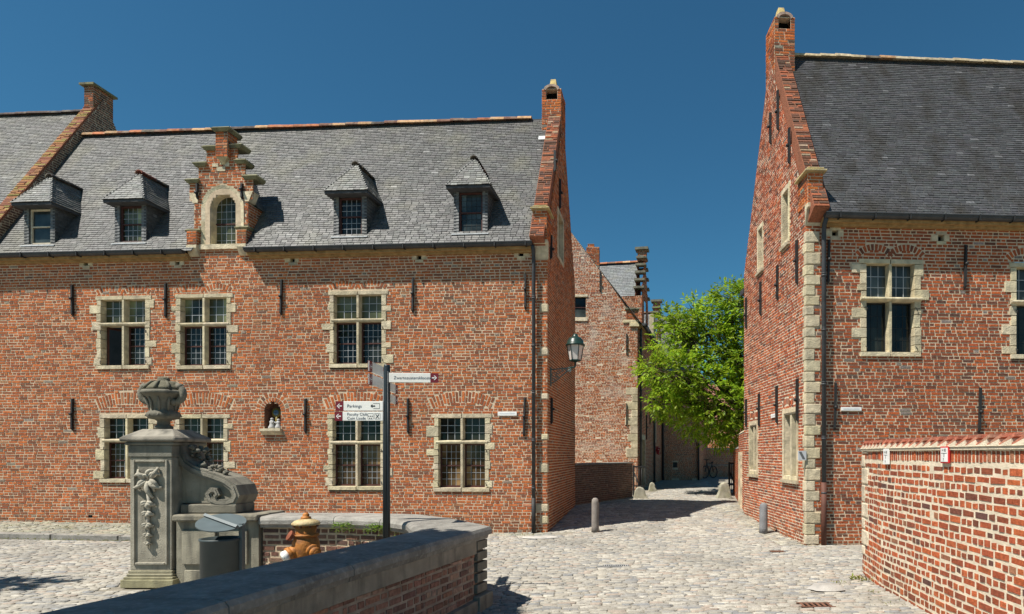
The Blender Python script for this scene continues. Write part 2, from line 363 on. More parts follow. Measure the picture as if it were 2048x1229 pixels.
def ridge_tiles(parent, p0, p1, r=.1, ln=.32, cols=((.35, .13, .06), (.16, .08, .055), (.45, .27, .14), (.08, .06, .05)), wts=(3, 2, 3, 1), lift=0.):
    p0, p1 = np.asarray(p0, float), np.asarray(p1, float); L = np.linalg.norm(p1 - p0); n = int(L / ln); d = (p1 - p0) / L
    key = 'ridge_tile'
    if key not in _unit:
        mb = MB(); k = 7; vs = []
        for y, rr in ((0, 1.0), (1.02, .93)):
            for q in range(k): a = math.pi * q / (k - 1) ; vs.append((math.cos(a) * rr, y, math.sin(a) * rr * .85))
            for q in range(k): a = math.pi * q / (k - 1) ; vs.append((math.cos(a) * rr * .8, y, math.sin(a) * rr * .64 - .02))
        fs = []
        for q in range(k - 1):
            fs += [(q, q + 1, 2 * k + q + 1, 2 * k + q), (k + q, 3 * k + q, 3 * k + q + 1, k + q + 1), (q, k + q, k + q + 1, q + 1), (2 * k + q, 2 * k + q + 1, 3 * k + q + 1, 3 * k + q)]
        mb.add(vs, fs, smooth=False); o = mb.build('ridge_tile', M_TILE); _unit[key] = o.data; bpy.data.objects.remove(o)
    sd_ = nrm(np.cross(d, V(0, 0, 1)))
    for i in range(n):
        c = p0 + d * ln * i + V(0, 0, lift + R.uniform(-.008, .008)); o = bpy.data.objects.new('ridge_tile', _unit[key]); COL.objects.link(o); o.parent = parent
        s_ = r * R.uniform(.95, 1.05)
        o.matrix_basis = Matrix(((sd_[0] * s_, d[0] * ln, 0, c[0]), (sd_[1] * s_, d[1] * ln, 0, c[1]), (0, d[2] * ln, s_, c[2]), (0, 0, 0, 1)))
        q = R.choices(cols, wts)[0]; k = R.uniform(.8, 1.2); o.color = (q[0] * k, q[1] * k, q[2] * k, 1)
_pane = {}
def pane(parent, fr, s0, s1, t0, t1, d, m, kk=1.):
    key = m.name
    if key not in _pane:
        mb = MB(); mb.add([(-.5, 0, -.5), (.5, 0, -.5), (.5, 0, .5), (-.5, 0, .5), (-.5, 1, -.5), (.5, 1, -.5), (.5, 1, .5), (-.5, 1, .5)], [(0, 1, 2, 3), (7, 6, 5, 4), (0, 4, 5, 1), (1, 5, 6, 2), (2, 6, 7, 3), (3, 7, 4, 0)])
        o = mb.build('pane', m); _pane[key] = o.data; bpy.data.objects.remove(o)
    o = bpy.data.objects.new('pane', _pane[key]); COL.objects.link(o); o.parent = parent
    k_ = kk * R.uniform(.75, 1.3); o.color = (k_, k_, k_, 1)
    c = fr.P((s0 + s1) / 2, (t0 + t1) / 2, d); tl = R.uniform(-.012, .012); tl2 = R.uniform(-.012, .012)     # old panes sit slightly askew
    n = nrm(fr.n + fr.u * tl + fr.w * tl2); u = nrm(fr.u - n * np.dot(fr.u, n)) * (s1 - s0); wv = nrm(np.cross(n, nrm(u))) * (t1 - t0); nn = -n * .004
    o.matrix_basis = Matrix(((u[0], nn[0], wv[0], c[0]), (u[1], nn[1], wv[1], c[1]), (u[2], nn[2], wv[2], c[2]), (0, 0, 0, 1)))
def glazing(parent, fr, s0, s1, t0, t1, d, nc, nr, m, came=.007, cm=None, bar=None):
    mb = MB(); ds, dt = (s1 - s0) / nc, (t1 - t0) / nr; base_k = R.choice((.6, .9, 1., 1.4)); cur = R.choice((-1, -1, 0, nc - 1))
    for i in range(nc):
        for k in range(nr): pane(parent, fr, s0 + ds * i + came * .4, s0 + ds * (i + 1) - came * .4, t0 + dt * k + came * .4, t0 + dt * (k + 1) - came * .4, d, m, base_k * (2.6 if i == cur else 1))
    for i in range(1, nc): mb.fbox(fr, s0 + ds * i - came / 2, s0 + ds * i + came / 2, t0, t1, d - .006, d + .006)
    for k in range(1, nr): mb.fbox(fr, s0, s1, t0 + dt * k - came / 2, t0 + dt * k + came / 2, d - .005, d + .007)
    if mb.f: mb.build('lead_came', cm or M_CAME, parent)
SC = lambda: (lambda k: (k, k * R.uniform(.97, 1.02), k * R.uniform(.92, 1.03)))(R.uniform(.82, 1.12))
def cross_window(parent, W, s0, s1, t0, t1, glassT, glassB, tr=None, open_left=False, teeth=True, sashes=True, jamb=.085, name='window', proj=.02, deep=.19, ledge=False, nb=(4, 6)):
    """stone cross-window: surround, mullion, transom, leaded lights above, casements below"""
    fr = W.fr; W.holes.append(rect(s0, s1, t0, t1)); mid = (s0 + s1) / 2; mb = MB(); P = fr.P
    head, sill = .085, .085; tr = tr if tr is not None else t0 + (t1 - t0) * .57
    o0 = .012
    # head and sill in two stones, jambs in several
    mb.fbox(fr, s0 - .04, mid - .003, t1 - head, t1 + .003, -deep, o0, SC(), .004); mb.fbox(fr, mid + .003, s1 + .06, t1 - head, t1 + .003, -deep, o0, SC(), .004)
    mb.fbox(fr, s0 - .02, mid - .002, t0 - .003, t0 + sill, -deep, .03, SC(), .006); mb.fbox(fr, mid + .002, s1 + .02, t0 - .003, t0 + sill, -deep, .03, SC(), .006)
    W.faces.append(rect(s0 - .04, s1 + .06, t1 - head, t1 + .004))
    for sd_ in (0, 1):
        a, b = (s0, s0 + jamb) if sd_ == 0 else (s1 - jamb, s1)
        z = t0 + sill + .002; zt = t1 - head - .002; long_ = R.random() < .5
        while z < zt - .01:
            h = R.uniform(.14, .3) if not long_ else R.uniform(.11, .22); e = min(z + h, zt)
            if zt - e < .08: e = zt
            ext = (R.choice((.03, .07, .12, .17)) if long_ else R.uniform(0, .03)) if teeth else 0
            x0, x1 = (a - ext, b) if sd_ == 0 else (a, b + ext)
            mb.fbox(fr, x0, x1, z + .002, e - .002, -deep, o0 + R.uniform(-.004, .004), SC(), .004)
            if ext > .01: W.faces.append(rect(x0 - .004, x1 + .004, z, e))
            z = e; long_ = not long_
    win = mb.build(name, M_STONE, parent, .004)
    mb = MB(); c = SC(); mw = .04
    P5 = lambda s, t0_, t1_: mb.hexa([P(s - mw, t0_, -deep), P(s + mw, t0_, -deep), P(s + mw, t1_, -deep), P(s - mw, t1_, -deep), P(s - mw * .55, t0_, .008), P(s + mw * .55, t0_, .008), P(s + mw * .55, t1_, .008), P(s - mw * .55, t1_, .008)], c)
    P5(mid, t0 + sill + .002, tr - .045); P5(mid, tr + .045, t1 - head - .002); mb.build('mullion', M_STONE, win)
    mb = MB(); pj = .075 if ledge else proj
    for a, b in ((s0 + jamb * (.4 if not ledge else -.2), mid - .002), (mid + .002, s1 - jamb * (.4 if not ledge else -.2))):
        mb.prism(Frame(P(a, 0, 0), -fr.n, fr.w), [(deep, tr - .042), (deep, tr + .04), (-pj + .012, tr + .022), (-pj, tr + .008), (-pj, tr - .012), (-.002, tr - .042)], 0, b - a, SC())
    mb.build('transom', M_STONE, win)
    gd = -.125
    for k, (a, b) in enumerate(((s0 + jamb, mid - mw * .8), (mid + mw * .8, s1 - jamb))):
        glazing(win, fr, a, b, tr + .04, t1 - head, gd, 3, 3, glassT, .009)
        bl, tl = t0 + sill, tr - .042
        if open_left and k == 0:
            mb = MB(); mb.fbox(fr, a, b, bl, tl, -.6, -.55); mb.build('dark_room', M_DARK, win)
            mb = MB(); F2 = Frame(P(a + .02, 0, gd), -fr.n * .95 + fr.u * .3, fr.w)
            for q in ((0, .03, bl, tl), (.33, .36, bl, tl), (.03, .33, bl, bl + .04), (.03, .33, tl - .04, tl)): mb.fbox(F2, *q, -.015, .015)
            mb.build('open_casement', M_WOODR, win); continue
        if sashes:
            f = .028; mb = MB(); c = (1, 1, 1); g2 = -.12
            for q in ((a, a + f, bl, tl), (b - f, b, bl, tl), (a + f, b - f, bl, bl + f * 1.3), (a + f, b - f, tl - f, tl)): mb.fbox(fr, *q, g2 - .03, g2 + .012, c)
            mt = (bl + tl) / 2; mb.fbox(fr, a + f, b - f, mt - .012, mt + .012, g2 - .03, g2 + .01); mb.build('casement', M_WOODR, win)
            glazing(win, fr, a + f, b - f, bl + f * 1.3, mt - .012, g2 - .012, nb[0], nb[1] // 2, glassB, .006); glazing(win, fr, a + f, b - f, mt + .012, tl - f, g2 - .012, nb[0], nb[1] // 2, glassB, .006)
        else:
            f = .022; mb = MB()
            for q in ((a, a + f, bl, tl), (b - f, b, bl, tl), (a + f, b - f, bl, bl + f), (a + f, b - f, tl - f, tl)): mb.fbox(fr, *q, gd - .03, gd + .01)
            mb.build('casement', M_IRON, win); glazing(win, fr, a + f, b - f, bl + f, tl - f, gd - .01, 3, 4, glassB, .005, M_IRON)
    for z in (t0 + sill + .1, tr - .14):
        for s in (s0 + jamb * .8, s1 - jamb * .8): mb = MB(); mb.tube([P(s, z, .01), P(s + .02, z - .03, .035), P(s + .025, z - .07, .03)], .007, 5); mb.build('shutter_hook', M_IRON, win)
    return win
def anchor(parent, fr, s, t0, t1, tilt=0.):
    mb = MB(); m = (t0 + t1) / 2 + R.uniform(-.05, .05)
    P = fr.P; wd = .017
    mb.hexa([P(s - wd, t0, .004), P(s + wd, t0, .004), P(s + wd + tilt, t1, .004), P(s - wd + tilt, t1, .004), P(s - wd, t0 + .05, .05), P(s + wd, t0 + .05, .05), P(s + wd + tilt, t1 - .02, .05), P(s - wd + tilt, t1 - .02, .05)])
    mb.tube([P(s + tilt / 2, m, .05), P(s + tilt / 2, m, .085)], .03, 6)
    mb.build('wall_anchor', M_IRON, parent)
def putlog(parent, W, s, t, sz=.095):
    """small square vent hole framed by four stones"""
    W.holes.append(rect(s - sz / 2, s + sz / 2, t - sz / 2, t + sz / 2)); mb = MB(); fr = W.fr; h = sz / 2
    for q in ((s - h - R.uniform(.09, .13), s - h, t - h, t + h), (s + h, s + h + R.uniform(.09, .13), t - h, t + h), (s - h - .04, s + h + .05, t + h + .002, t + h + .055), (s - h - .03, s + h + .04, t - h - .06, t - h - .002)):
        mb.fbox(fr, *q, -.1, .008, SC(), .003); W.faces.append(rect(*q))
    v = mb.build('vent_hole', M_STONE, parent); mb = MB(); mb.fbox(fr, s - h, s + h, t - h, t + h, -.14, -.12); mb.build('dark_back', M_DARK, v)
def gutter(parent, fr, s0, s1, t, d, r=.065, nbr=.62):
    mb = MB(); n = 7; prof = [(d + r + r * math.cos(math.pi + math.pi * k / (n - 1)), t + r * math.sin(math.pi + math.pi * k / (n - 1))) for k in range(n)]
    prof = [(prof[0][0], t + .015)] + prof + [(prof[-1][0], t + .012), (prof[-1][0] + .012, t + .018), (prof[-1][0] + .012, t + .002)]
    vs = [fr.P(s, z, dd) for s in (s0, s1) for dd, z in prof]; k = len(prof)
    mb.add(vs, [(i, i + 1, k + i + 1, k + i) for i in range(k - 1)] + [tuple(range(k)), tuple(range(k, 2 * k))[::-1]])
    g = mb.build('gutter', M_ZINC, parent); s = s0 + .25
    while s < s1:
        mb = MB(); mb.fbox(fr, s - .01, s + .01, t - r - .012, t + .02, d - .02, d + 2 * r + .018); mb.build('gutter_bracket', M_IRON, g); s += nbr
    mb = MB(); mb.fbox(fr, s0, s1, t - .11, t - .03, -.02, d + .02); mb.fbox(fr, s0, s1, t - .15, t - .111, -.02, d * .6); mb.build('eave_board', M_OCHRE, parent)
def downpipe(parent, fr, s, t0, t1, d=.09, r=.037, low=None, neck=None):
    mb = MB(); pts = [fr.P(s, t0, d), fr.P(s, t1 - .25, d)] + ([fr.P(s, t1 - .1, d + .02), fr.P(s, t1, neck)] if neck else [fr.P(s, t1, d)])
    mb.tube(pts, r, 12); pp = mb.build('downpipe', M_ZINC, parent); z = t0 + .9
    while z < t1 - .3:
        mb = MB(); mb.tube([fr.P(s, z, d), fr.P(s, z + .03, d)], r + .008, 12); mb.tube([fr.P(s, z + .045, d), fr.P(s, z + .06, d)], r + .006, 12); mb.fbox(fr, s - .008, s + .008, z, z + .03, 0, d); mb.build('pipe_collar', M_ZINC, pp); z += .95
    if low: mb = MB(); mb.tube([fr.P(s, t0 - .02, d), fr.P(s, t0 + low[0], d)], r + .007, 12); mb.build('pipe_foot', low[1], pp)
def quoin_stones(parent, W, edge, lst, fr2=None, name='quoin'):
    """stones at a corner: (t0,t1,len on this face,len on the other face); edge = s of the corner; sign by side"""
    fr = W.fr
    for t0, t1, l1, l2, sg in lst:
        mb = MB(); c = SC(); a, b = (edge - l1, edge) if sg > 0 else (edge, edge + l1)
        mb.fbox(fr, min(a, b) if sg > 0 else a - .012, (b + .012) if sg > 0 else b, t0 + .004, t1 - .004, -l2, R.uniform(.008, .016), c, .006)
        mb.build(name, M_STONE, parent, .008); W.faces.append(rect(min(a, b), max(a, b), t0, t1))

def gable_tri(W, half, te, tan): return lambda S: te + np.minimum(S - W[0], W[1] - S) * tan
def raking(parent, O, along, up, thick, length, nobj=0, pal=None, h=.16, name='raking_parapet', mort=None):
    """brick parapet following a roof slope: box plus bricks on its top and its roof-side face"""
    fr = Frame(O, along, up)
    mb = MB(); mb.fbox(fr, 0, thick, 0, length, -.25, h - .006, (.27, .105, .06)); o = mb.build(name, M_BRICK, parent)
    W = Wall(Frame(fr.P(0, 0, h), along, up), 0, thick, 0, length); Q = []; cols = None
    t = 0
    while t < length - .07:
        sp = [(0, thick)] if R.random() < .3 else [(0, thick * R.choice((.35, .5, .65)))]
        if sp[0][1] < thick: sp.append((sp[0][1], thick))
        for a, b in sp: Q.append([W.fr.P(a + .006, t + .005), W.fr.P(b - .006, t + .005), W.fr.P(b - .006, t + .06), W.fr.P(a + .006, t + .06)])
        t += .066
    Q = np.array(Q); split_pieces('brick', 'brick', Q, W.fr.n, brick_cols(len(Q), pal or [((.30, .10, .05), 3), ((.16, .075, .05), 4), ((.10, .06, .045), 3), ((.3, .22, .15), 1)]), M_BRICK, o, .03, NR.uniform(-.006, .012, len(Q)), .006, nobj)
    return o
def brick_box(parent, name, O, u, w_, d_, h_, nobj=0, pal=None, faces='flrb', mort=None, holes=(), course=.0585):
    """free-standing brick block (chimney, pier): O lower front-left corner, u to the right, w_ wide, d_ deep"""
    u = nrm(u); up = V(0, 0, 1); n = nrm(np.cross(u, up)); O = np.asarray(O, float); roots = []
    FR = {'f': (Frame(O, u), w_), 'r': (Frame(O + u * w_, -n), d_), 'b': (Frame(O + u * w_ - n * d_, -u), w_), 'l': (Frame(O - n * d_, n), d_)}
    mb = MB(); f = FR['f'][0]; mb.fbox(f, .01, w_ - .01, h_ - .02, h_ - .005, -d_ + .01, -.01); core = mb.build(name, mort or M_MORTAR, parent)
    Qs = []; ns = []
    for k in faces:
        fr, L = FR[k]; W = Wall(fr, 0, L, 0, h_)
        if k == 'f': W.holes += list(holes)
        S = np.arange(.005, L, .01); mb2 = MB(); Q = []
        for c in range(int(h_ / course + .5)):
            a, b = c * course, min((c + 1) * course, h_)
            for x, y in runs(W.ok(S, (a + b) / 2, False), S):
                mb2.add([fr.P(x, a, -.008), fr.P(y, a, -.008), fr.P(y, b, -.008), fr.P(x, b, -.008)], [(0, 1, 2, 3)])
                s = x - (R.uniform(.05, .15) if c % 2 else 0)
                while s < y - .02:
                    e = s + (.2 if R.random() < .6 else .11) * R.uniform(.9, 1.1)
                    p, q = max(s, x) + .005, min(e, y) - .005
                    if y - q < .05: q = y - .003
                    if q - p > .03: Q.append([fr.P(p, a + .006), fr.P(q, a + .006), fr.P(q, b - .006), fr.P(p, b - .006)])
                    s = e if q < y - .004 else y
        face = mb2.build('brick_face', mort or M_MORTAR, core)
        if Q: Q = np.array(Q); split_pieces('brick', 'brick', Q, fr.n, brick_cols(len(Q), pal), M_BRICK, core, .03, NR.uniform(-.002, .005, len(Q)), .0045, 70 if parent.parent is None and k != 'b' else 0)
    return core

# ================================================================== GROUND
TA = math.radians(3.9)
A = Frame((-1.41, 12.58, 0), (math.cos(TA), -math.sin(TA), 0))          # front of the long house, s = 0 at its right corner
AS = Frame((-1.41, 12.58, 0), (math.sin(TA), math.cos(TA), 0))          # its side gable on the lane
TB = math.radians(3.2)
B = Frame((3.318, 11.0, 0), (math.cos(TB), math.sin(TB), 0))            # front of the right house
BG = Frame((3.318, 11.0, 0), (math.sin(TB), -math.cos(TB), 0))          # its gable on the lane (s < 0 going back)
KERB = [(-15.5, 12.0), (-12.0, 11.85), (-9.2, 11.5), (-6.6, 11.55), (-4.6, 12.1), (-3.0, 12.55)]
def kerb_y(x): return np.interp(x, [p[0] for p in KERB], [p[1] for p in KERB], right=99)
def ground_z(x, y):
    x = np.asarray(x, float); y = np.asarray(y, float); ky = kerb_y(x)
    edge = np.interp(x, [-14, -9, -5, -3], [.10, .085, .045, 0.]); top = np.interp(x, [-14, -9, -5, -2.4], [.17, .14, .08, 0.])
    fy = 12.58 + (-(x + 1.41)) * math.tan(TA)
    k = np.clip((y - ky) / np.maximum(fy - ky, .05), 0, 1)
    lane = np.clip((y - 12.2) * .05, 0, .22) * np.clip((x + 2.4) / .8, 0, 1)
    return np.where((y > ky) & (y < 14.5) & (x < -2.4), edge + (top - edge) * k, np.where(y > 12.2, lane, 0.))
gm = MB(); gm.add([(-400, -60, -.014), (400, -60, -.014), (400, 700, -.014), (-400, 700, -.014)], [(0, 1, 2, 3)])
ground = gm.build('ground', M_GND); tag(ground, kind='structure')
lm = MB(); ys = [12.2, 13, 14, 15, 16, 16.6, 40]
for a, b in zip(ys[:-1], ys[1:]):
    za, zb = float(ground_z(0, a)) - .010, float(ground_z(0, b)) - .010; lm.add([(-1.7, a, za), (12, a, za), (12, b, zb), (-1.7, b, zb)], [(0, 1, 2, 3)])
lane = lm.build('lane', M_GND); tag(lane, kind='structure')
COBP = np.array([(.34, .312, .262), (.40, .372, .318), (.27, .258, .236), (.34, .282, .232), (.235, .235, .232), (.31, .288, .25)]); COBW = np.array([.28, .2, .18, .1, .06, .18])
GRATES = [(-.02, 8.93, .36, .11), (2.62, 10.25, .22, .10), (2.1, 6.62, .34, .16), (2.47, 7.4, .0, .0)]
def cobbles(x0, x1, y0, y1, ang, ok, rowh=.064, ln=.16, nobj=0, parent=None, dirty=0.):
    ca, sa = math.cos(ang), math.sin(ang); cx, cy = (x0 + x1) / 2, (y0 + y1) / 2; Rr = math.hypot(x1 - x0, y1 - y0) / 2; Q = []
    v = -Rr
    while v < Rr:
        h = rowh * R.uniform(.85, 1.15); u = -Rr - R.uniform(0, ln)
        while u < Rr:
            l = ln * R.uniform(.6, 1.35); gx, gy = cx + (u + l / 2) * ca - (v + h / 2) * sa, cy + (u + l / 2) * sa + (v + h / 2) * ca
            if x0 < gx < x1 and y0 < gy < y1: Q.append((u, v, l, h, gx, gy))
            u += l
        v += h
    Q = np.array(Q); m = ok(Q[:, 4], Q[:, 5]); Q = Q[m]; n = len(Q); g = .007
    j = lambda: NR.uniform(-.006, .006, n)
    def c(uu, vv): return np.stack([cx + uu * ca - vv * sa, cy + uu * sa + vv * ca], 1)
    u0, v0, u1, v1 = Q[:, 0] + g, Q[:, 1] + g, Q[:, 0] + Q[:, 2] - g, Q[:, 1] + Q[:, 3] - g
    cs = np.stack([c(u0 + j(), v0 + j()), c(u1 + j(), v0 + j()), c(u1 + j(), v1 + j()), c(u0 + j(), v1 + j())], 1)
    z = ground_z(cs[..., 0], cs[..., 1]) + NR.uniform(-.004, .004, (n, 4))
    q = np.concatenate([cs, z[..., None]], 2)
    col = 1.02 * COBP[NR.choice(6, n, p=COBW)] * NR.uniform(.85, 1.12, (n, 1))
    if dirty: col = col * (1 - dirty) + np.array((.2, .22, .07)) * dirty * NR.uniform(.4, 1.4, (n, 1))
    split_pieces('cobble', 'cobble', q, V(0, 0, 1), col, M_COB, parent or ground, .035, NR.uniform(-.003, .005, n), .006, nobj, .10)
def in_par(x, y):     # under the walls in the foreground
    return (x > -6.1) & (x < -4.2) & (y > 7.3) & (y < 8.3)
def nograte(x, y):
    m = np.ones(len(x), bool)
    for gx, gy, gw, gh in GRATES: m &= ~((np.abs(x - gx) < gw / 2 + .03) & (np.abs(y - gy) < gh / 2 + .03))
    return m & ~((np.hypot((x - 2.47) / .24, (y - 7.4) / .17) < 1))
fyA = lambda x: 12.58 - (x + 1.41) * math.tan(TA)
sideA = lambda y: -1.41 + (y - 12.58) * math.tan(TA)
sideB = lambda y: 3.318 - (y - 11.0) * math.tan(TB)
front_ok = lambda x, y: (y < np.where(x < -2.4, np.minimum(kerb_y(x) - .06, fyA(x)), np.where(x < -1.41, fyA(x) - .45, 12.3))) & (x < np.where(y > 10.95, sideB(y) - .45, np.where(y > 8.3, 9, 3.2))) & ~in_par(x, y) & nograte(x, y)
cobbles(-14.5, 6.5, 4.6, 12.6, math.radians(5), lambda x, y: front_ok(x, y) & (y < 12.3) & (np.abs(x) < y * 1.08 + .6), nobj=300)
cobbles(-1.6, 7.5, 12.0, 34., math.radians(-3), lambda x, y: (x > sideA(y) + .5 + np.where(y > 17, (y - 17) * .28, 0)) & (x < np.where(y < 16.5, sideB(y) - .45, 3.05 + (y - 16) * .09)) & (y > 12.3), rowh=.09, ln=.19, parent=lane)
# margins along the house walls, laid on the slant
cobbles(-14.5, -1.3, 11.2, 13.5, math.radians(38), lambda x, y: (x < -2.4) & (y > kerb_y(x) + .16) & (y < fyA(x) - .02), rowh=.085, ln=.15, dirty=.22)
cobbles(-2.5, -1.35, 12.1, 12.7, math.radians(12), lambda x, y: (y > fyA(x) - .45) & (y < fyA(x) - .02), rowh=.1, ln=.16, dirty=.15)
cobbles(2.4, 8.6, 10.2, 17., math.radians(50), lambda x, y: np.where(y > 10.95, (x > sideB(y) - .45) & (x < sideB(y) - .02), (x > 3.35) & (y > 10.45)) & nograte(x, y), rowh=.11, ln=.16, dirty=.1)
cobbles(-1.5, .8, 12.6, 23., math.radians(60), lambda x, y: (x < sideA(y) + .5 + np.where(y > 17, (y - 17) * .28, 0)) & (x > sideA(y) + .02 + np.where(y > 17, (y - 17) * .26, 0)), rowh=.1, ln=.15)
# raised pavement by the long house
pv = MB()
xs = np.linspace(-15.5, -2.4, 40)
for a, b in zip(xs[:-1], xs[1:]):
    ka, kb = float(kerb_y(a)), float(kerb_y(b))
    pv.add([(a, ka + .02, float(ground_z(a, ka + .02)) - .012), (b, kb + .02, float(ground_z(b, kb + .02)) - .012), (b, fyA(b) + .05, float(ground_z(b, fyA(b))) - .012), (a, fyA(a) + .05, float(ground_z(a, fyA(a))) - .012)], [(0, 1, 2, 3)])
pavement = pv.build('pavement', M_GND); tag(pavement, kind='structure')
for i in range(len(KERB) - 1):
    p, q = V(*KERB[i], 0), V(*KERB[i + 1], 0); n = max(1, int(np.linalg.norm(q - p) / 1.0))
    for k in range(n):
        a, b = p + (q - p) * k / n, p + (q - p) * (k + 1) / n; fr = Frame(a, b - a); L = np.linalg.norm(b - a); h = float(ground_z((a + b)[0] / 2, (a + b)[1] / 2 + .04))
        if h < .02: continue
        mb = MB(); mb.fbox(fr, .006, L - .006, -.05, h + .008, -.15, 0, (1.3, 1.3, 1.3), .008); mb.build('kerb_stone', M_COPE, pavement, .01)

# ================================================================== LONG HOUSE (left)
EA, RA, DA = 5.80, 9.46, 2.06        # eave height, ridge height, half depth
SL = -11.95
houseA = thing('brick_house', tuple(A.P(-6, 0, 0)), 'long red brick house with stepped dormer, niche and slate roof behind the carved pedestal', 'house')
WA = Wall(A, SL, 0, -.05, EA - .02)
def pxr(fr, x0, x1, y0, y1):
    xm, ym = (x0 + x1) / 2, (y0 + y1) / 2
    return fr.px(x0, ym)[0], fr.px(x1, ym)[0], fr.px(xm, y1)[1], fr.px(xm, y0)[1]
AWIN = [((195, 298, 592, 739), M_GLASSG, M_GLASS, True), ((354, 461, 588, 739), M_GLASSG, M_GLASS, False), ((660, 771, 582, 736), M_GLASSG, M_GLASS, False),
        ((202, 305, 829, 966), M_GLASS, M_GLASSO, False), ((352, 455, 829, 967), M_GLASS, M_GLASSO, False), ((658, 769, 829, 981), M_GLASS, M_GLASSO, False), ((869, 978, 828, 984), M_GLASS, M_GLASSO, False)]
for i, (p, gt, gb, op) in enumerate(AWIN):
    s0, s1, t0, t1 = pxr(A, *p); m = (s0 + s1) / 2
    trp = {0: 648, 1: 648, 2: 640, 3: 881, 4: 881, 5: 885, 6: 884}[i]; tr = A.px((p[0] + p[1]) / 2, trp)[1]
    cross_window(houseA, WA, s0, s1, t0, t1, gt, gb, tr, op)
    if i >= 3: WA.arch(m, (s1 - s0) / 2 + .03, t1 + .10, .13, .235)
    else:
        for k in (-1, 1): WA.arch(m + k * (s1 - s0) * .255, (s1 - s0) * .235, t1 + .025, .085, .105)
for x, y0, y1 in ((147, 570, 634), (333, 567, 637), (563, 560, 631), (826, 556, 626), (1051, 548, 620), (146, 797, 862), (612, 797, 867), (817, 797, 868), (1048, 795, 873)):
    s, t0 = A.px(x, y1); anchor(houseA, A, s, t0, A.px(x, y0)[1], R.uniform(-.015, .02))
for x, y in ((172, 527), (355, 527), (585, 521), (838, 515), (1042, 508)): putlog(houseA, WA, *A.px(x, y))
s, t = A.px(180, 1034); WA.holes.append(rect(s - .05, s + .05, t - .03, t + .03)); mb = MB(); mb.fbox(A, s - .06, s + .06, t - .04, t + .04, -.15, -.1); mb.build('cellar_vent', M_DARK, houseA)
# niche
ns, nt0 = A.px(545, 858); nt1 = A.px(545, 812)[1]; nh = .175; nspr = nt1 - nh * .55
def niche_hole(S, t): return (np.abs(S - ns) < nh) & (t > nt0) & ((t < nspr) | (np.hypot(S - ns, t - nspr) < nh))
WA.holes.append(niche_hole); WA.faces.append(ringseg(ns, nspr, nh, nh + .19, math.radians(100)))
for ring, (r0, r1, k) in enumerate(((nh + .003, nh + .095, 13), (nh + .105, nh + .185, 12))):
    for i in range(k):
        a0 = math.radians(-97 + 194 * (i + .1) / k); a1 = math.radians(-97 + 194 * (i + .9) / k)
        WA.extra.append([A.P(ns + r * math.sin(a), nspr + r * math.cos(a)) for r, a in ((r0, a0), (r0, a1), (r1, a1), (r1, a0))])
mb = MB(); K = 16
arc = [(ns - nh, nt0)] + [(ns + nh * math.sin(math.radians(-90 + 180 * i / K)), nspr + nh * math.cos(math.radians(-90 + 180 * i / K))) for i in range(K + 1)] + [(ns + nh, nt0)]
vs = [A.P(a, b, 0) for a, b in arc] + [A.P(ns + (a - ns) * .8, b, -.2) for a, b in arc]; n = len(arc)
mb.add(vs, [(i, i + 1, n + i + 1, n + i) for i in range(n - 1)] + [tuple(range(n, 2 * n))], (.8, .8, .8)); 
niche = mb.build('niche', mat('niche_brick', (.17, .075, .045), .9, 14, .35, .5, 40), houseA)
mb = MB(); mb.prism(Frame(A.P(ns - .22, 0, 0), -A.n), [(.2, nt0 - .075), (.2, nt0), (-.09, nt0), (-.09, nt0 - .05), (0, nt0 - .13), (.1, nt0 - .13)], 0, .44); mb.build('niche_sill', M_STONE, niche, .006)
WA.faces.append(rect(ns - .22, ns + .22, nt0 - .14, nt0))
# corner stones
ql = [(A.px(1085, b)[1], A.px(1085, a)[1], l, .1, 1) for a, b, l in ((608, 625, .16), (697, 711, .15), (787, 799, .14), (868, 880, .13), (928, 946, .16), (1008, 1024, .26), (1032, 1048, .15))]
quoin_stones(houseA, WA, 0, ql)
wA = WA.build(houseA, nobj=300, far=lambda x, y: (x > 520) & (y < 1020))
# side gable on the lane
TAN = (RA - EA) / (DA + .16)
WS = Wall(AS, 0, 2 * DA, -.05, RA + .3, top=lambda S: 5.95 + np.minimum(S, 2 * DA - S) * TAN + .05)
s0, s1, t0, t1 = pxr(AS, 1116, 1126, 436, 518); WS.holes.append(rect(s0, s1, t0, t1)); mb = MB()
for q in ((s0 - .09, s0, t0 - .09, t1 + .1), (s1, s1 + .09, t0 - .09, t1 + .1), (s0, s1, t1, t1 + .1), (s0, s1, t0 - .09, t0)): mb.fbox(AS, *q, -.18, .012, SC(), .004)
WS.faces.append(rect(s0 - .09, s1 + .09, t0 - .09, t1 + .1)); gw = mb.build('window', M_STONE, houseA); glazing(gw, AS, s0, s1, t0, t1, -.12, 3, 5, M_GLASSB)
for x, y0, y1 in ((1101, 795, 850), (1107, 300, 345), (1100, 470, 520), (1118, 350, 420)):
    s, t0 = AS.px(x, y1); t1 = AS.px(x, y0)[1]
    if 0 < s < 4.4: anchor(houseA, AS, s, t0, min(t1, t0 + .7))
WS.build(houseA, 'side_wall', nobj=0, wob=.002)
# back and far walls, plain, to close the house
mb = MB(); bk = Frame(A.P(0, 0, -2 * DA), -A.u); mb.fbox(bk, .02, -SL, -.05, EA, -.3, 0); mb.build('back_wall', M_MORTARD, houseA)
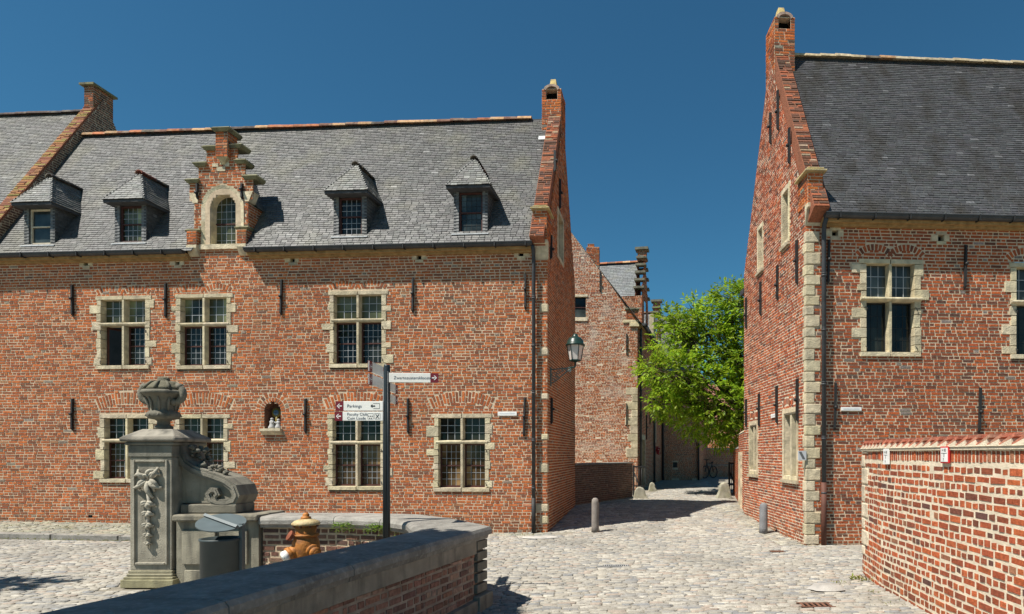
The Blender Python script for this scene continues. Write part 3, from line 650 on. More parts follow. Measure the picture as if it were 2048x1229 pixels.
# roof
RAF = Frame(A.P(0, EA, .16), A.u, -A.n * (DA + .16) + V(0, 0, RA - EA)); RL = math.hypot(DA + .16, RA - EA)
def roof_d(z): return .16 - (z - EA) / TAN
DM0, DM1 = A.px(392, 470)[0], A.px(497, 470)[0]     # stepped dormer sides
DORM = []
for (xc, wpx, ysill, yeave, yap, eh) in ((80, 38, 490, 404, 357, 58), (262, 37, 486, 398, 352, 55), (700, 36, 472, 380, 332, 50), (941, 36, 466, 369, 322, 48)):
    sc_, zs = A.px(xc, ysill, -.02); DORM.append((sc_, .35, zs, A.px(xc, yeave, .17)[1], 0, .46))
def roof_ok(S, t):
    m = np.ones(len(S), bool); z = EA + t / RL * (RA - EA)
    for s_, hw, zs, ze, za, eh in DORM: m &= ~((np.abs(S - s_) < hw - .02) & (z < ze) & (z > zs + .02))
    m &= ~((S > DM0 + .02) & (S < DM1 - .02) & (z < 6.9)); return m
roofA = slates(houseA, 'roof', RAF, SL, -.30, RL - .02, roof_ok, nobj=300, far=lambda x, y: (x > 520) & (y > 300))
ridge_tiles(roofA, A.P(SL, RA - .02, -DA), A.P(-.45, RA - .02, -DA), .11)
mb = MB(); mb.hexa([A.P(SL, EA, -2 * DA - .1), A.P(-.3, EA, -2 * DA - .1), A.P(-.3, RA - .05, -DA), A.P(SL, RA - .05, -DA), A.P(SL, EA + .1, -2 * DA - .1), A.P(-.3, EA + .1, -2 * DA - .1), A.P(-.3, RA, -DA), A.P(SL, RA, -DA)]); mb.build('rear_roof', M_ZINC, houseA)
gutter(houseA, A, SL, DM0 - .12, EA - .005, .13); gutter(houseA, A, DM1 + .06, -.27, EA - .005, .13)
downpipe(houseA, A, A.px(1069, 800)[0], 0.0, EA - .06, .085, .038, (.72, M_IRON), .19)
# raking parapet, kneeler and chimney on the gable
raking(houseA, A.P(-.31, EA, .16), A.u, -A.n * (DA + .16) + V(0, 0, RA - EA), .285, RL + .05, 0, h=.17)
mb = MB(); mb.hexa([A.P(-.31, RA - .3, -DA), A.P(-.01, RA - .3, -DA), A.P(-.01, EA, -2 * DA), A.P(-.31, EA, -2 * DA), A.P(-.31, RA + .15, -DA), A.P(-.01, RA + .15, -DA), A.P(-.01, EA + .25, -2 * DA), A.P(-.31, EA + .25, -2 * DA)]); mb.build('rear_raking_parapet', M_BRICK, houseA).color = (.2, .08, .05, 1)
def kneeler(parent, fr, s0, s1, z0, z1, dep=.5, out=.12, pal=None):
    brick_box(parent, 'kneeler', fr.P(s0, z0, out), fr.u, s1 - s0, dep, z1 - z0, pal=pal)
    mb = MB(); mb.fbox(fr, s0 - .06, s1 + .05, z1, z1 + .035, -dep + out - .02, out + .07, (.9, .85, .6)); mb.fbox(fr, s0 - .03, s1 + .02, z1 + .036, z1 + .09, -dep + out, out + .04, (.9, .85, .6), .015); mb.build('kneeler_cap', M_STONE, parent, .01)
    mb = MB(); f2 = Frame(fr.P(s0 - .01, 0, 0), -fr.n); mb.prism(f2, [(0, z0 - .36), (0, z0), (-out - .03, z0), (-out - .03, z0 - .08), (-out * .8, z0 - .1), (-out * .35, z0 - .26)], 0, (s1 - s0 + .02), (1.05, 1.05, 1.05)); mb.build('corbel_stone', M_STONE, parent, .008)
kneeler(houseA, A, -.25, .015, A.px(1085, 484)[1], A.px(1085, 424)[1])
def hooded_chimney(parent, fr, s0, s1, d, dep, z0, z1, pal=None):
    w_ = s1 - s0; h = z1 - z0; c = w_ / 2; hw = w_ * .29
    hole = lambda S, t: (np.abs(S - c) < hw) & (t > h - .26) & (t < h)
    ch = brick_box(parent, 'chimney', fr.P(s0, z0, d), fr.u, w_, dep, h, pal=pal, holes=[hole])
    mb = MB(); mb.fbox(Frame(fr.P(s0, z0, d), fr.u), c - hw, c + hw, h - .27, h, -.2, -.18); mb.build('flue', M_DARK, ch)
    mb = MB(); k = 8; f2 = Frame(fr.P(s0, z1, d), fr.u); up = [(c - (hw + .05) * math.cos(math.pi * i / k), -.02 + .11 * math.sin(math.pi * i / k)) for i in range(k + 1)]; dn = [(c - hw * math.cos(math.pi * i / k), -.05 + .09 * math.sin(math.pi * i / k)) for i in range(k + 1)]
    mb.prism(f2, up + dn[::-1], -dep, .015, (.35, .25, .2)); mb.build('chimney_hood', M_TILE, ch)
    mb = MB(); f2 = Frame(fr.P(s0 + c, z1 + .07, d - dep / 2), fr.u); mb.hexa([f2.P(-.1, 0, -.14), f2.P(.1, 0, -.14), f2.P(.1, 0, .14), f2.P(-.1, 0, .14), f2.P(-.06, .27, -.08), f2.P(.06, .27, -.08), f2.P(.06, .27, .08), f2.P(-.06, .27, .08)], (.5, .38, .16)); mb.build('chimney_finial', M_TILE, ch, .01)
    return ch
hooded_chimney(houseA, A, -.46, -.005, -1.82, .6, 8.9, 10.03)
mb = MB(); mb.fbox(RAF, -.5, -.31, RL * .80, RL * .83, .0, .03); mb.build('lead_flashing', M_LEADW, houseA)
# small slate dormers
def slate_dormer(parent, s_, hw, zs, ze, eh, k):
    df = roof_d(zs) - .01; E0 = df + .2; ap = eh * 1.0; za = ze + eh * 1.62; dap = E0 - ap
    mb = MB()     # slate-hung front jambs and cheeks
    ww = .245
    root = mb
    for sg in (-1, 1):
        a, b = sorted((s_ + sg * ww, s_ + sg * hw)); mb.fbox(A, a, b, zs - .02, ze, df - .1, df - .012)
        back = roof_d(ze); x = s_ + sg * hw
        mb.add([A.P(x, zs - .25, df), A.P(x, ze, df), A.P(x, ze, back - .1), A.P(x - sg * .05, zs - .25, df), A.P(x - sg * .05, ze, df), A.P(x - sg * .05, ze, back - .1)], [(0, 1, 2), (3, 5, 4), (0, 3, 4, 1), (1, 4, 5, 2), (0, 2, 5, 3)])
    mb.fbox(A, s_ - hw, s_ + hw, ze - .03, ze, roof_d(ze) - .1, df + .0)
    dm = mb.build('dormer', M_UNDER, parent)
    Q = []; C = []
    for sg in (-1, 1):       # front strips
        a, b = sorted((s_ + sg * ww, s_ + sg * hw)); z = zs - .02
        while z < ze - .03: Q.append([A.P(a, z, df + .004), A.P(b, z, df + .004), A.P(b, z + .068, df - .006), A.P(a, z + .068, df - .006)]); z += .066
    c = np.array((.15, .15, .148)) * NR.uniform(.75, 1.3, (len(Q), 1)); bulk('slate_field', Q, A.n, c, M_SLATE, dm, .012, 0., .001)
    fr = Frame(A.P(s_ + hw, zs - .25, df), -A.n)          # right cheek
    slates(dm, 'cheek', Frame(A.P(s_ + hw + .003, zs - .25, df), -A.n), 0, .7, ze - zs + .24, lambda S, t: (df - S) > roof_d(zs - .25 + t) - .02, .066, .12)
    slates(dm, 'cheek', Frame(A.P(s_ - hw - .003, zs - .25, df), A.n), -.7, 0, ze - zs + .24, lambda S, t: (df + S) > roof_d(zs - .25 + t) - .02, .066, .12)
    # hipped roof
    f1 = Frame(A.P(s_, ze, E0), A.u, A.P(s_, za, dap) - A.P(s_, ze, E0)); T = math.hypot(za - ze, ap)
    kw = dict(ex=.068, wd=.13, base=(.15, .15, .14), light=.04)
    slates(dm, 'hip', f1, -eh, eh, T, lambda S, t: np.abs(S) < eh * (1 - t / T) + .02, **kw)
    T2 = math.hypot(za - ze, eh)
    lim = lambda t: E0 - roof_d(ze + (za - ze) * t / T2) + .06
    slates(dm, 'slope', Frame(A.P(s_ + eh, ze, E0), -A.n, A.P(s_, za, E0) - A.P(s_ + eh, ze, E0)), 0, 1.8, T2, lambda S, t: (S > ap * t / T2 - .01) & (S < lim(t)), **kw)
    slates(dm, 'slope', Frame(A.P(s_ - eh, ze, E0), A.n, A.P(s_, za, E0) - A.P(s_ - eh, ze, E0)), -1.8, 0, T2, lambda S, t: (-S > ap * t / T2 - .01) & (-S < lim(t)), **kw)
    mb = MB(); mb.fbox(A, s_ - eh + .01, s_ + eh - .01, ze - .06, ze - .012, roof_d(ze), E0 - .02); mb.build('soffit', M_UNDER, dm)
    ridge_tiles(dm, A.P(s_, za - .03, dap + .06), A.P(s_, za - .03, roof_d(za) - .1), .085, .2, ((.2, .07, .05), (.07, .06, .055)), (1, 1) if k % 2 else (0, 1))
    # window
    mb = MB(); f = .035; a, b, c0, c1 = s_ - ww, s_ + ww, zs + .015, ze - .07; d = df - .05
    for q in ((a, a + f, c0, c1), (b - f, b, c0, c1), (a + f, b - f, c0, c0 + f), (a + f, b - f, c1 - f, c1), (a + f, b - f, (c0 + c1) / 2 - .012, (c0 + c1) / 2 + .012)): mb.fbox(A, *q, d - .04, d + .01)
    wn = mb.build('window_frame', M_WOODC if k == 0 else M_WOODR, dm); gl = [M_GLASSB, M_GLASSG, M_GLASS, M_GLASSB][k]
    for z0, z1 in ((c0 + f, (c0 + c1) / 2 - .012), ((c0 + c1) / 2 + .012, c1 - f)):
        if k == 0: pane(wn, A, a + f, b - f, z0, z1, d - .02, gl)
        else: glazing(wn, A, a + f, b - f, z0, z1, d - .02, 4, 3, gl, .006, M_CAME if k != 3 else M_IRON)
    mb = MB(); mb.hexa([A.P(a - .14, zs - .05, df + .06), A.P(b + .14, zs - .05, df + .06), A.P(b + .14, zs + .012, df - .08), A.P(a - .14, zs + .012, df - .08), A.P(a - .14, zs - .03, df + .06), A.P(b + .14, zs - .03, df + .06), A.P(b + .14, zs + .03, df - .08), A.P(a - .14, zs + .03, df - .08)]); mb.build('lead_flashing', M_LEADW, dm)
for k, (s_, hw, zs, ze, za, eh) in enumerate(DORM): slate_dormer(houseA, s_, hw, zs, ze, eh, k)
# stepped brick dormer
ap_ = lambda x, y: A.px(x, y)
xs_ = lambda x: A.px(x, 380)[0]
zt_ = lambda y: A.px(444, y)[1]
steps = [(388, 496, 407), (379, 506, 362), (397, 490, 328), (412, 475, 294)]
def dm_top(S):
    t = np.full(len(S), -1.)
    for a, b, y in steps: t = np.where((S > xs_(a)) & (S < xs_(b)), np.maximum(t, zt_(y)), t)
    return t
WD = Wall(A, xs_(376), xs_(508), EA - .02, zt_(290), top=dm_top); WD.holes.append(lambda S, t: ((S < xs_(388)) | (S > xs_(496))) & (t < zt_(402)))
wc = xs_(445.5); wo = (xs_(471) - xs_(420)) / 2; wi0 = zt_(490); wsp = zt_(392) - wo * .85
def arch_in(r): return lambda S, t: (np.abs(S - wc) < r) & (t > wi0 - .08) & ((t < wsp) | (np.hypot(S - wc, t - wsp) < r))
WD.holes.append(arch_in(wo)); WD.faces.append(arch_in(wo + .19))
dormer = WD.build(houseA, 'stepped_dormer', nobj=160)
mb = MB(); K = 13; ro = wo + .185
pts_o = [(wc - ro, wi0), (wc - ro, wi0 + .25), (wc - ro, wi0 + .5)] + [(wc + ro * math.sin(math.radians(-90 + 180 * i / K)), wsp + ro * math.cos(math.radians(-90 + 180 * i / K))) for i in range(K + 1)] + [(wc + ro, wi0 + .5), (wc + ro, wi0 + .25), (wc + ro, wi0)]
pts_i = [(wc - wo, wi0), (wc - wo, wi0 + .25), (wc - wo, wi0 + .5)] + [(wc + wo * math.sin(math.radians(-90 + 180 * i / K)), wsp + wo * math.cos(math.radians(-90 + 180 * i / K))) for i in range(K + 1)] + [(wc + wo, wi0 + .5), (wc + wo, wi0 + .25), (wc + wo, wi0)]
for i in range(len(pts_o) - 1):
    c = SC(); a, b, c2, d2 = pts_o[i], pts_o[i + 1], pts_i[i + 1], pts_i[i]
    mb.hexa([A.P(*a, -.25), A.P(*b, -.25), A.P(*c2, -.25), A.P(*d2, -.25), A.P(*a, .012), A.P(*b, .012), A.P(*c2, -.03), A.P(*d2, -.03)], tuple(1.12 * q for q in c))
mb.fbox(A, wc - ro - .03, wc + ro + .02, wi0 - .1, wi0, -.2, .05, (1.1, 1.1, 1.1))
aw = mb.build('arched_window', M_STONE, dormer)
glazing(aw, A, wc - wo, wc + wo, wi0, wsp + wo, -.2, 5, 7, M_GLASSG, .006)
for z0_, z1_ in ((.48, .505), (0, .03)): mb = MB(); mb.fbox(A, wc - wo, wc + wo, wi0 + z0_, wi0 + z1_, -.2, -.17); mb.build('window_bar', M_WOODR, aw)
mossy = (.75, .75, .5)
def cap(x0, x1, y, dep=.26, out=.07):
    mb = MB(); a, b, z = xs_(x0), xs_(x1), zt_(y); mb.hexa([A.P(a + .05, z - .06, -dep), A.P(b - .05, z - .06, -dep), A.P(b - .05, z - .06, out - .04), A.P(a + .05, z - .06, out - .04), A.P(a, z, -dep), A.P(b, z, -dep), A.P(b, z, out), A.P(a, z, out)], mossy)
    mb.hexa([A.P(a, z, -dep), A.P(b, z, -dep), A.P(b, z, out), A.P(a, z, out), A.P(a + .03, z + .045, -dep), A.P(b - .03, z + .045, -dep), A.P(b - .03, z + .045, out - .06), A.P(a + .03, z + .045, out - .06)], mossy); mb.build('step_cap', M_BLUE, dormer)
for c in ((372, 401, 360), (486, 517, 356), (388, 416, 327), (470, 494, 324), (406, 437, 295), (453, 487, 293), (373, 404, 461), (472, 500, 458)): cap(*c)
brick_box(dormer, 'top_pier', A.P(xs_(437), zt_(318), .09), A.u, xs_(461) - xs_(437), .3, zt_(266) - zt_(318)); cap(431, 468, 263, .28, .16)
mb = MB(); mb.hexa([A.P(xs_(439), zt_(330), 0), A.P(xs_(459), zt_(330), 0), A.P(xs_(459), zt_(318), 0), A.P(xs_(439), zt_(318), 0), A.P(xs_(447), zt_(328), .02), A.P(xs_(451), zt_(328), .02), A.P(xs_(461), zt_(318), .1), A.P(xs_(437), zt_(318), .1)], (.9, .9, .8)); mb.build('trim_stone', M_STONE, dormer); mb = MB(); mb.fbox(A, xs_(425), xs_(437), zt_(334), zt_(327), -.1, .012); mb.build('trim_stone', M_STONE, dormer); mb = MB(); mb.fbox(A, xs_(450), xs_(459), zt_(334), zt_(327), -.1, .012); mb.build('trim_stone', M_STONE, dormer); mb = MB(); mb.fbox(A, xs_(434), xs_(451), zt_(343), zt_(335), -.1, .012); mb.build('trim_stone', M_STONE, dormer)
for x in (378, 486): mb = MB(); mb.hexa([A.P(xs_(x + (8 if x < 400 else 4)), zt_(405), -.2), A.P(xs_(x + 18 if x < 400 else x + 12), zt_(405), -.2), A.P(xs_(x + 20), zt_(385), -.2), A.P(xs_(x), zt_(385), -.2), A.P(xs_(x + (8 if x < 400 else 4)), zt_(405), .014), A.P(xs_(x + 18 if x < 400 else x + 12), zt_(405), .014), A.P(xs_(x + 20), zt_(385), .014), A.P(xs_(x), zt_(385), .014)], (1.15, 1.15, 1.15)); mb.build('trim_stone', M_STONE, dormer)
for x in (396, 485): s, t0 = A.px(x, 400); anchor(dormer, A, s, t0, t0 + .34)
for x0, x1 in ((380, 400), (480, 498)):
    brick_box(dormer, 'foot_pier', A.P(xs_(x0), zt_(492), .1), A.u, xs_(x1) - xs_(x0), .3, zt_(464) - zt_(492))
    mb = MB(); f2 = Frame(A.P(xs_(x0), 0, 0), -A.n); z0 = zt_(492); mb.prism(f2, [(0, z0 - .22), (0, z0), (-.11, z0), (-.11, z0 - .06), (-.03, z0 - .2)], 0, (xs_(x1) - xs_(x0)), (1.1, 1.1, 1.1)); mb.build('corbel_stone', M_STONE, dormer)
# its cheeks and roof
zE, zR = zt_(408), zt_(312)
for sg, s_ in ((1, DM1), (-1, DM0)):
    fr = Frame(A.P(s_, 0, 0), -A.n * sg); W = Wall(fr, 0 if sg > 0 else -1.2, 1.2 if sg > 0 else 0, EA - .1, zE, top=None)
    W.holes.append(lambda S, t, sg=sg: -np.abs(S) < roof_d(t) - .03); W.build(dormer, 'cheek_wall', nobj=0)
    hwd = (DM1 - DM0) / 2 + .06; mid = (DM0 + DM1) / 2; Tn = math.hypot(zR - zE, hwd)
    fr = Frame(A.P(mid + sg * hwd, zE - .02, -.22), -A.n * sg, A.P(mid, zR, 0) - A.P(mid + sg * hwd, zE, 0))
    lim = lambda t: -.22 - roof_d(zE + (zR - zE) * t / Tn) + .06
    slates(dormer, 'dormer_roof', fr, 0 if sg > 0 else -2, 2 if sg > 0 else 0, Tn, lambda S, t: np.abs(S) < lim(t), base=(.10, .105, .11))
# ------------------------------------------------------------------ neighbour to the left
houseN = thing('brick_house', tuple(A.P(-15, 0, 0)), 'taller neighbouring house with slate roof, mossy sloping gable parapet and square brick chimney', 'house')
EN, RN, DN = 5.82, 10.38, 2.65; TN = (RN - EN) / (DN + .16); LN = math.hypot(DN + .16, RN - EN)
WN = Wall(A, -18.5, SL - .002, -.05, EN); WN.build(houseN, nobj=0, mort=M_MORTAR)
RNF = Frame(A.P(0, EN, .16), A.u, -A.n * (DN + .16) + V(0, 0, RN - EN))
rn = slates(houseN, 'roof', RNF, -18.5, -12.24, LN, nobj=0, base=(.112, .11, .103)); ridge_tiles(rn, A.P(-18.5, RN - .02, -DN), A.P(-12.3, RN - .02, -DN), .1, cols=((.07, .06, .06), (.1, .07, .06)), wts=(1, 1))
mb = MB(); mb.hexa([A.P(-18.5, EN, -2 * DN), A.P(-11.97, EN, -2 * DN), A.P(-11.97, RN - .05, -DN), A.P(-18.5, RN - .05, -DN), A.P(-18.5, EN + .1, -2 * DN), A.P(-11.97, EN + .1, -2 * DN), A.P(-11.97, RN, -DN), A.P(-18.5, RN, -DN)]); mb.fbox(A, -18.5, SL - .02, -.05, EN, -2 * DN, -2 * DN + .2); mb.build('rear_roof', M_ZINC, houseN)
rk = raking(houseN, A.P(-12.27, EN, .16), A.u, -A.n * (DN + .16) + V(0, 0, RN - EN), .3, LN * .99, 0, pal=[((.25, .2, .07), 2), ((.3, .15, .07), 2), ((.2, .09, .06), 2)], h=.22)
frp = Frame(A.P(-11.958, 0, .16), -A.n); WP = Wall(frp, 0, 2 * DN, EN - .1, RN + .3, top=lambda S: EN + .32 + np.minimum(S, 2 * DN - S + .3) * TN)
WP.build(houseN, 'gable_parapet', nobj=0, pal=PAL_D, mort=M_MORTAR)
brick_box(houseN, 'chimney', A.P(-12.24, 9.6, -2.36), A.u, .25, .58, 1.28, pal=[((.34, .11, .05), 3), ((.22, .09, .055), 4), ((.14, .075, .055), 3)])
mb = MB(); mb.fbox(A, -12.31, -11.92, 10.88, 10.93, -3.0, -2.29, (.8, .8, .5)); mb.build('chimney_cap', M_BLUE, houseN)

# ================================================================== RIGHT HOUSE
EB, RB, DB = 5.75, 9.95, 2.12; TNB = (RB - EB) / (DB + .18); LB = math.hypot(DB + .18, RB - EB)
houseB = thing('corner_house', tuple(B.P(2, 0, 0)), 'dark red brick corner house with cream quoins and steep dark slate roof', 'house')
WB = Wall(B, 0, 6.6, -.05, EB - .02)
for x0, x1 in ((1722, 1839), (2022, 2139)):
    s0, s1, t0, t1 = pxr(B, 1722, 1839, 519, 714); o = B.px(x0, 616)[0] - s0; dz = -.0 if x0 < 1900 else -.02
    cross_window(houseB, WB, s0 + o, s1 + o, t0 + dz, t1 + dz, M_GLASSB, M_GLASS, B.px(1780, 599)[1] + dz, sashes=False, jamb=.1, ledge=True)
    for k in (-1, 1): WB.arch((s0 + s1) / 2 + o + k * (s1 - s0) * .27, (s1 - s0) * .25, t1 + dz + .03, .12, .12)
for x, y0, y1 in ((1928, 490, 580), (1957, 775, 866), (1668, 765, 862), (1655, 480, 570)): s, t0 = B.px(x, y1); anchor(houseB, B, s, t0, B.px(x, y0)[1], .02)
for x, y in ((1670, 468), (1882, 477)): putlog(houseB, WB, *B.px(x, y), .11)
z = 0.0; i = 0; ql = []
while z < EB - .35:
    h = R.uniform(.17, .215); ql.append((z, z + h, (.25 if i % 2 == 0 else .155) * R.uniform(.92, 1.08), (.09 if i % 2 == 0 else .15), -1)); z += h; i += 1
quoin_stones(houseB, WB, 0, ql)
WB.build(houseB, nobj=300, pal=PAL_B)
WG = Wall(BG, -2 * DB, 0, -.05, RB + .3, top=lambda S: 5.9 + np.minimum(S + 2 * DB, -S) * TNB + .06)
for (t0, t1, l1, l2, sg) in ql: WG.faces.append(rect(-l2, 0, t0, t1))
def slit_window(parent, W, s0, s1, t0, t1, mull, panel=True):
    fr = W.fr; W.holes.append(rect(s0, s1, t0, t1)); mb = MB(); e = .075
    for q in ((s0 - e, s0, t0 - .08, t1 + .1), (s1, s1 + e, t0 - .08, t1 + .1), (s0, s1, t1, t1 + .1), (s0, s1, t0 - .08, t0)): mb.fbox(fr, *q, -.26, .014, tuple(1.1 * k for k in SC()), .004)
    W.faces.append(rect(s0 - e, s1 + e, t0 - .08, t1 + .1)); mb.fbox(fr, s0 - e - .02, s1 + e + .02, t0 - .14, t0 - .081, -.1, .05, (.8, .8, .8)); W.faces.append(rect(s0 - e, s1 + e, t0 - .14, t0))
    wn = mb.build('window', M_STONE, parent)
    xs2 = [s0, (s0 + s1) / 2, s1] if mull else [s0, s1]
    if mull: mb = MB(); mb.fbox(fr, xs2[1] - .045, xs2[1] + .045, t0, t1, -.26, -.01, SC()); mb.build('mullion', M_STONE, wn)
    for a, b in zip(xs2[:-1], xs2[1:]):
        glazing(wn, fr, a + .02, b - .02, t0, t1, -.2, 2, 5, M_GLASS)
for (x0, x1, y0, y1, m) in ((1566, 1577, 384, 482, 0), (1517, 1525, 458, 535, 0), (1568, 1594, 826, 952, 1), (1500, 1514, 851, 942, 1)):
    s0, s1, t0, t1 = pxr(BG, x0, x1, y0, y1); slit_window(houseB, WG, s0, s1, t0, t1, m)
    if m: WG.arch(s0 + (s1 - s0) * .2, .2, t1 + .11, .07, .12); WG.arch(s0 + (s1 - s0) * .85, .2, t1 + .11, .07, .12)
for x, y0, y1 in ((1494, 595, 659), (1523, 563, 633), (1557, 530, 602), (1596, 480, 570), (1494, 798, 856), (1520, 787, 855), (1555.5, 771, 849), (1597, 757, 845), (1581, 255, 330), (1558, 180, 262), (1543, 225, 290)):
    s, t0 = BG.px(x, y1); anchor(houseB, BG, s, t0, BG.px(x, y0)[1])
WG.build(houseB, 'side_wall', nobj=300, mort=M_MORTARW, pal=PAL_E, wob=.003)
mb = MB(); mb.fbox(Frame(B.P(6.6, 0, -2 * DB), -B.u), 0, 6.5, -.05, EB, -.2, 0); mb.fbox(Frame(B.P(6.6, 0, 0), -B.n), 0, 2 * DB, -.05, EB, -.2, 0); mb.build('back_wall', M_MORTARD, houseB)
RBF = Frame(B.P(0, EB, .18), B.u, -B.n * (DB + .18) + V(0, 0, RB - EB))
roofB = slates(houseB, 'roof', RBF, .30, 6.7, LB - .02, None, .062, .14, 300, M_SLATEB, (.064, .064, .066), .014)
ridge_tiles(roofB, B.P(.42, RB - .02, -DB), B.P(6.6, RB - .02, -DB), .11, cols=((.45, .36, .22), (.35, .2, .1), (.4, .33, .22), (.1, .08, .06)), wts=(4, 2, 3, 1))
mb = MB(); mb.hexa([B.P(.3, EB, -2 * DB - .1), B.P(6.7, EB, -2 * DB - .1), B.P(6.7, RB - .05, -DB), B.P(.3, RB - .05, -DB), B.P(.3, EB + .1, -2 * DB - .1), B.P(6.7, EB + .1, -2 * DB - .1), B.P(6.7, RB, -DB), B.P(.3, RB, -DB)]); mb.build('rear_roof', M_ZINC, houseB)
gutter(houseB, B, .25, 6.7, EB - .005, .15, .07); downpipe(houseB, B, B.px(1644, 800)[0], 0, EB - .06, .085, .04, (1.1, M_RUSTP), .2)
raking(houseB, B.P(.025, EB, .18), B.u, -B.n * (DB + .18) + V(0, 0, RB - EB), .275, LB + .05, 0, h=.17)
mb = MB(); mb.hexa([B.P(.01, RB - .3, -DB), B.P(.3, RB - .3, -DB), B.P(.3, EB, -2 * DB), B.P(.01, EB, -2 * DB), B.P(.01, RB + .1, -DB), B.P(.3, RB + .1, -DB), B.P(.3, EB + .2, -2 * DB), B.P(.01, EB + .2, -2 * DB)]); mb.build('rear_raking_parapet', M_BRICK, houseB).color = (.28, .1, .06, 1)
kneeler(houseB, B, -.015, .26, B.px(1628, 412)[1], B.px(1628, 351)[1])
hooded_chimney(houseB, B, .01, .44, -1.85, .6, 9.3, 10.6)
mb = MB(); mb.fbox(BG, -2 * DB - .25, -2 * DB + .04, 5.5, 5.62, -.3, .03); mb.build('eave_end', M_ZINC, houseB)

# ================================================================== HOUSES DOWN THE LANE
GZ = .22
C = Frame((.752, 23.5, 0), (1, 0, 0)); CS = Frame((.752, 23.5, 0), (.168, 1, 0))
houseC = thing('gabled_house', (-1.5, 23.6, GZ), 'house with flaking limewashed brick gable behind the low wall, stepped dormers on its lane side', 'house')
EC = 6.5
WC = Wall(C, -5.6, 0, GZ - .1, EC + 3.9, top=lambda S: EC + .12 + np.minimum(-S, S + 6.0) * 1.32)
s0, s1, t0, t1 = pxr(C, 1152, 1172, 594, 636); s0 -= .5; WC.holes.append(rect(s0, s1, t0, t1)); mb = MB()
for q in ((s0 - .06, s1 + .06, t0 - .12, t0), (s0 - .06, s1 + .06, t1, t1 + .08)): mb.fbox(C, *q, -.15, .03, (1.25, 1.25, 1.3))
mb.fbox(C, s0 - .06, s0, t0, t1, -.15, .01); wn = mb.build('window', M_STONE, houseC); pane(wn, C, s0, s1, t0, (t0 + t1) / 2, -.12, M_GLASSB); pane(wn, C, s0, s1, (t0 + t1) / 2 + .03, t1, -.12, M_GLASS); mb = MB(); mb.fbox(C, s0, s1, (t0 + t1) / 2, (t0 + t1) / 2 + .03, -.14, -.1); mb.build('window_bar', M_WOODR, wn)
for x, y0, y1 in ((1200, 543, 584), (1253, 667, 710), (1253, 807, 852)): s_, t0 = C.px(x, y1); anchor(houseC, C, s_, t0, C.px(x, y0)[1])
s_, t_ = C.px(1195, 695); WC.arch(s_, .9, t_ - .1, .18, .13)
z = C.px(1265, 915)[1]; ql = []; i = 0
while z < C.px(1265, 790)[1]:
    h = R.uniform(.24, .34); ql.append((z, z + h, (.42 if i % 2 == 0 else .24) * R.uniform(.85, 1.15), .25, 1)); z += h; i += 1
quoin_stones(houseC, WC, 0, ql)
WC.build(houseC, nobj=0, mort=M_MORTARW, bmat=M_BRICKW, pal=[((.50, .16, .06), 4), ((.38, .12, .055), 4), ((.26, .10, .06), 2), ((.56, .40, .29), 2)], skip=.01)
mb = MB(); mb.fbox(C, -.55, .04, EC + .02, EC + .13, -.4, .04, (1.2, 1.2, 1.1)); mb.fbox(C, -.3, .06, EC - .12, EC + .018, -.4, .06, (1.2, 1.2, 1.1)); mb.build('kneeler', M_STONE, houseC, .01)
brick_box(houseC, 'kneeler_pier', C.P(-.42, EC + .13, .03), C.u, .44, .35, .38); mb = MB(); mb.fbox(C, -.47, .06, EC + .51, EC + .57, -.36, .08, (.7, .75, .6)); mb.build('kneeler_cap', M_BLUE, houseC, .01)
brick_box(houseC, 'chimney', C.P(-1.95, 8.6, -.5), C.u, .5, .5, .95); brick_box(houseC, 'chimney_pot', C.P(-1.9, 9.55, -.6), C.u, .25, .3, .15)
# lane front
WCS = Wall(CS, 0, 9.6, GZ - .1, EC)
for (x0, x1, y0, y1) in ((1283.5, 1289, 880, 968),):      # door in a stone frame
    s0, s1, t0, t1 = pxr(CS, x0, x1, y0, y1); t0 = GZ; WCS.holes.append(rect(s0, s1, t0, t1)); mb = MB()
    for q in ((s0 - .16, s0, t0, t1 + .2), (s1, s1 + .16, t0, t1 + .2), (s0, s1, t1, t1 + .2)): mb.fbox(CS, *q, -.2, .02, SC())
    WCS.faces.append(rect(s0 - .16, s1 + .16, t0, t1 + .2)); dr = mb.build('door', M_STONE, houseC); mb = MB(); mb.fbox(CS, s0, s1, t0, t1, -.22, -.15); mb.build('door_leaf', paint('green_door', (.035, .05, .04)), dr)
for x, y0, y1, wd in ((1309, 755, 880, .9), (1309, 640, 700, .9), (1327, 790, 905, .8)):
    s_, t0 = CS.px(x, y1); t1 = CS.px(x, y0)[1]; s0, s1 = s_ - wd / 2, s_ + wd / 2; WCS.holes.append(rect(s0, s1, t0, t1)); mb = MB()
    for q in ((s0 - .12, s0, t0 - .12, t1 + .14), (s1, s1 + .12, t0 - .12, t1 + .14), (s0, s1, t1, t1 + .14), (s0, s1, t0 - .12, t0), (s_ - .06, s_ + .06, t0, t1), (s0, s_ - .06, (t0 + t1) / 2 - .05, (t0 + t1) / 2 + .05), (s_ + .06, s1, (t0 + t1) / 2 - .05, (t0 + t1) / 2 + .05)): mb.fbox(CS, *q, -.18, .02, SC())
    WCS.faces.append(rect(s0 - .12, s1 + .12, t0 - .12, t1 + .14)); wn = mb.build('window', M_STONE, houseC); glazing(wn, CS, s0, s1, t0, t1, -.1, 4, 6, M_GLASSB, .012)
for x, y0, y1 in ((1292, 660, 700), (1299, 790, 850), (1320, 800, 850), (1292, 830, 880)): s_, t0 = CS.px(x, y1); anchor(houseC, CS, s_, t0, CS.px(x, y0)[1])
WCS.build(houseC, 'lane_wall', nobj=0, pal=PAL_B)
s_, t0 = CS.px(1310.5, 905); fb = MB()
